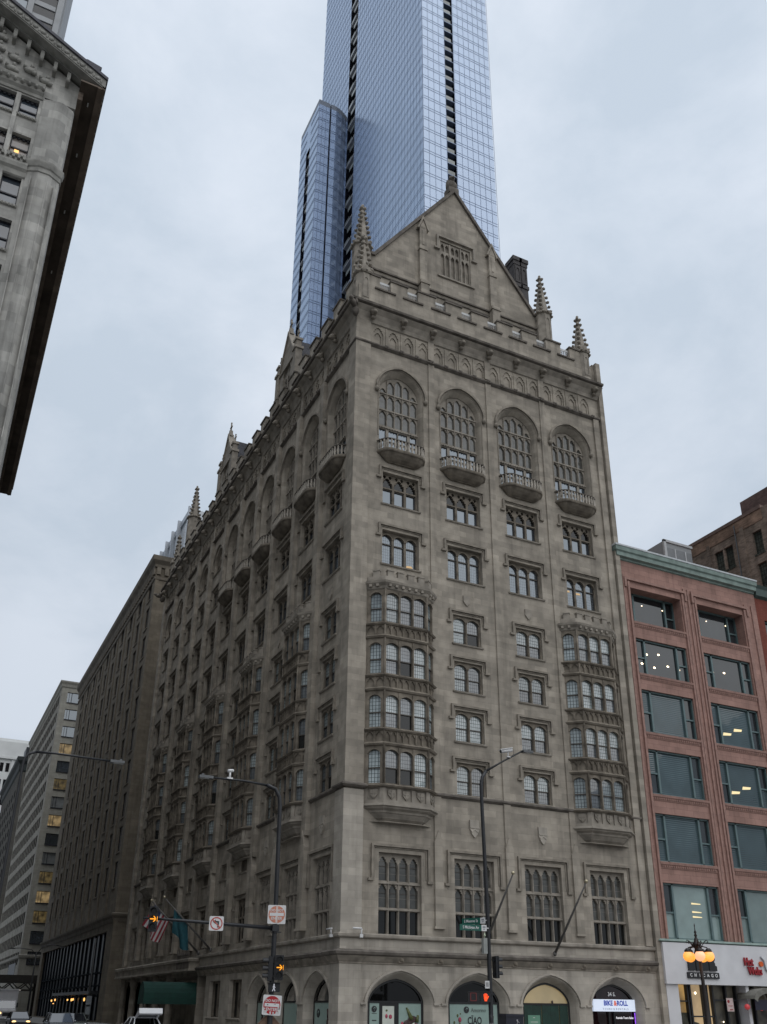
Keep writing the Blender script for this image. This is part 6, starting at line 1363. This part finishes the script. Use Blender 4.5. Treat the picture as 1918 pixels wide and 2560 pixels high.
# ================================================================== VEHICLES
TYRE = plain('tyre_rubber', (.015, .015, .016), .9); RIM = plain('wheel_rim', (.3, .3, .31), .3, metal=.8); WSH = glass('car_glass', (.01, .012, .016), .10, fres=.35, wave=.05); HEADL = glow('headlight_on', (1, .62, .25), 2.5); CHR = plain('bright_trim', (.5, .5, .52), .2, metal=.9)
def wheel(t, x, y, r, w_=.22):
    m = M(); m.T = Matrix.Translation((x, y, r)) @ Matrix.Rotation(math.pi/2, 4, 'Y'); m.lathe([(r*.62, -w_/2), (r*.95, -w_/2), (r, -w_/4), (r, w_/4), (r*.95, w_/2), (r*.62, w_/2)], 18); q = obj('wheel', m, TYRE, t)
    m = M(); m.T = Matrix.Translation((x, y, r)) @ Matrix.Rotation(math.pi/2, 4, 'Y'); m.lathe([(r*.6, -w_*.42), (r*.2, -w_*.5), (r*.2, w_*.5), (r*.6, w_*.42)], 12); obj('rim', m, RIM, q)
def loft(m, secs, close=True):
    rows = [[m.P(p) for p in s] for s in secs]; n = len(rows[0])
    for i in range(len(rows)-1):
        for k in range(n-1): m.F([rows[i][k], rows[i][k+1], rows[i+1][k+1], rows[i+1][k]])
    if close: m.F(rows[0][:]); m.F(rows[-1][::-1])
def car(label, loc, rz, paint, ln=4.6, wd=1.82, ht=1.48, lights=False, tail=False, suv=.0):
    """front faces -y"""
    t = thing('car', label, 'car', loc, rz, 'cars on the side street'); h = wd/2; L2 = ln/2; hb = ht*.62
    def sec(y, zt, f): return [(-h*f, y, .28), (-h*f*1.0, y, .55), (-h*f, y, zt-.12), (-h*f*.93, y, zt), (h*f*.93, y, zt), (h*f, y, zt-.12), (h*f, y, .55), (h*f, y, .28)]
    m = M(); loft(m, [sec(-L2, .62, .84), sec(-L2+.15, .78, .93), sec(-L2+.9, hb*.92, .99), sec(-L2+1.35, hb, 1), sec(L2-.9, hb+.04, 1), sec(L2-.12, hb, .95), sec(L2, hb-.15, .88)])
    y0, y1, y2, y3 = -L2+1.2, -L2+2.0, L2-.95+suv, L2-.2
    def cs(y, z, f): return [(-h*f, y, hb-.04), (-h*f*.8, y, z), (h*f*.8, y, z), (h*f, y, hb-.04)]
    m.face([(-h*.74, y1, ht-.03), (h*.74, y1, ht-.03), (h*.74, y2, ht-.02), (-h*.74, y2, ht-.02)])
    for s in (-1, 1):
        for a, b_ in (((s*h*.95, y0, hb-.02), (s*h*.74, y1, ht-.03)), ((s*h*.95, y3, hb-.02), (s*h*.74, y2, ht-.02))): m.tube([a, b_], .045, 5)
        m.tube([(s*h*.94, (y1+y2)/2, hb), (s*h*.75, (y1+y2)/2, ht-.03)], .04, 5); m.tube([(s*h*.74, y1, ht-.03), (s*h*.74, y2, ht-.02)], .04, 5)
    obj('body', m, paint, t)
    m = M(); m.face([(-h*.93, y0, hb-.02), (h*.93, y0, hb-.02), (h*.73, y1, ht-.03), (-h*.73, y1, ht-.03)]); obj('windscreen', m, WSH, t)
    if not tail: m = M(); m.face([(-h*.93, y3, hb-.02), (h*.93, y3, hb-.02), (h*.73, y2, ht-.03), (-h*.73, y2, ht-.03)]); obj('rear_window', m, WSH, t)
    for s in (-1, 1): m = M(); m.face([(s*h*.945, y0+.05, hb), (s*h*.945, y3-.05, hb), (s*h*.745, y2, ht-.03), (s*h*.745, y1, ht-.03)]); obj('side_window', m, WSH, t)
    for s in (-1, 1):
        m = M(); m.blob(s*h*.68, -L2+.06, .66, .2, .08, .09, 8, 6); obj('headlight', m, HEADL if lights else CHR, t)
        m = M(); m.blob(s*(h+.09), y0+.35, hb+.05, .11, .08, .08, 8, 6); obj('wing_mirror', m, paint, t)
        m = M(); m.blob(s*h*.74, L2-.05, .82, .12, .06, .12, 8, 6); obj('tail_light', m, plain('tail_lamp_red', (.25, .01, .01), .3) if 'tail_lamp_red' not in MATS else MATS['tail_lamp_red'], t)
    m = M(); m.box(-h*.5, h*.5, -L2-.02, -L2+.05, .38, .56); obj('grille', m, SIGM, t)
    for x in (-h+.08, h-.08):
        for y in (-L2+.85, L2-.85): wheel(t, x, y, .33)
    return t
SILVP = plain('silver_car_paint', (.20, .21, .23), .25, metal=.6, var=.03); BLKP = plain('black_car_paint', (.012, .012, .014), .2, var=.03); WHTP = plain('white_car_paint', (.60, .61, .63), .25, var=.03)
car('silver car waiting in the side street, sky shining on its windscreen', (-12.55, 22.4, 0), 0, SILVP, ht=1.55)
car('dark car with glowing headlights between the box truck and the silver car', (-12.7, 47, 0), 0, BLKP, ht=1.5, lights=True)
t = car('white hatchback with its tailgate raised, stopped near the green awning', (-9.35, 10.2, 0), math.pi, WHTP, ht=1.42, tail=True)
m = M(); L2 = 2.3; m.prism([(-.78, 0), (.78, 0), (.64, .52), (-.64, .52)], 0, .06)
m.T = None
tg = M(); tg.T = Matrix.Translation((0, 1.55, 1.42)) @ Matrix.Rotation(R(28), 4, 'X'); tg.box(-.72, .72, 0, 1.0, -.05, .04); tg.box(-.72, .72, .85, 1.05, -.3, .04); obj('tailgate', tg, WHTP, t)
tg = M(); tg.T = Matrix.Translation((0, 1.55, 1.42)) @ Matrix.Rotation(R(28), 4, 'X'); tg.box(-.58, .58, .1, .78, -.07, -.055); obj('rear_window', tg, WSH, t)
car('dark car parked half behind the silver car, only its roof line showing', (-10.0, 32, 0), 0, plain('grey_car_paint', (.10, .11, .10), .25, metal=.5), ht=1.5)
# box truck
t = thing('box_truck', 'white box truck with lit headlights coming down the side street at the left edge', 'truck', (-10.05, 88, 0))
WTR = plain('white_truck_paint', (.50, .50, .52), .35, var=.08)
m = M(); m.box(-1.25, 1.25, 0, 6, .9, 4.05); m.box(-1.3, 1.3, -.12, 6.02, 3.92, 4.1); m.box(-1.3, -1.2, -.1, 0, .9, 4.0); m.box(1.2, 1.3, -.1, 0, .9, 4.0); obj('cargo_box', m, WTR, t)
m = M(); loft(m, [[(-1.05, y, .5), (-1.05, y, z), (1.05, y, z), (1.05, y, .5)] for y, z in ((-2.1, 1.35), (-2.0, 1.55), (-1.35, 1.65), (-.7, 2.62), (-.05, 2.7))]); obj('cab', m, WTR, t)
m = M(); m.face([(-.98, -1.36, 1.68), (.98, -1.36, 1.68), (.92, -.74, 2.58), (-.92, -.74, 2.58)]); obj('windscreen', m, WSH, t)
for s in (-1, 1):
    m = M(); m.blob(s*.85, -2.1, 1.12, .18, .08, .13, 8, 6); obj('headlight', m, HEADL, t); m = M(); m.box(s*1.25-.1, s*1.25+.1, -1.25, -1.1, 1.8, 2.4); obj('wing_mirror', m, SIGM, t)
    for y in (-1.3, 4.5): wheel(t, s*1.0, y, .45, .3)
m = M(); m.box(-.55, .55, -2.12, -2.05, .75, 1.2); obj('grille', m, SIGM, t); m = M(); m.box(-1.05, 1.05, -2.2, -2.1, .45, .68); obj('bumper', m, CHR, t); m = M(); m.box(-.9, .9, -.78, -.7, 2.62, 2.72)
m = M()
for i in range(5): m.blob(-.7+i*.35, -.5, 2.75, .07, .05, .04, 6, 4)
obj('marker_light', m, plain('pale_marker', (.6, .6, .6), .3), t)
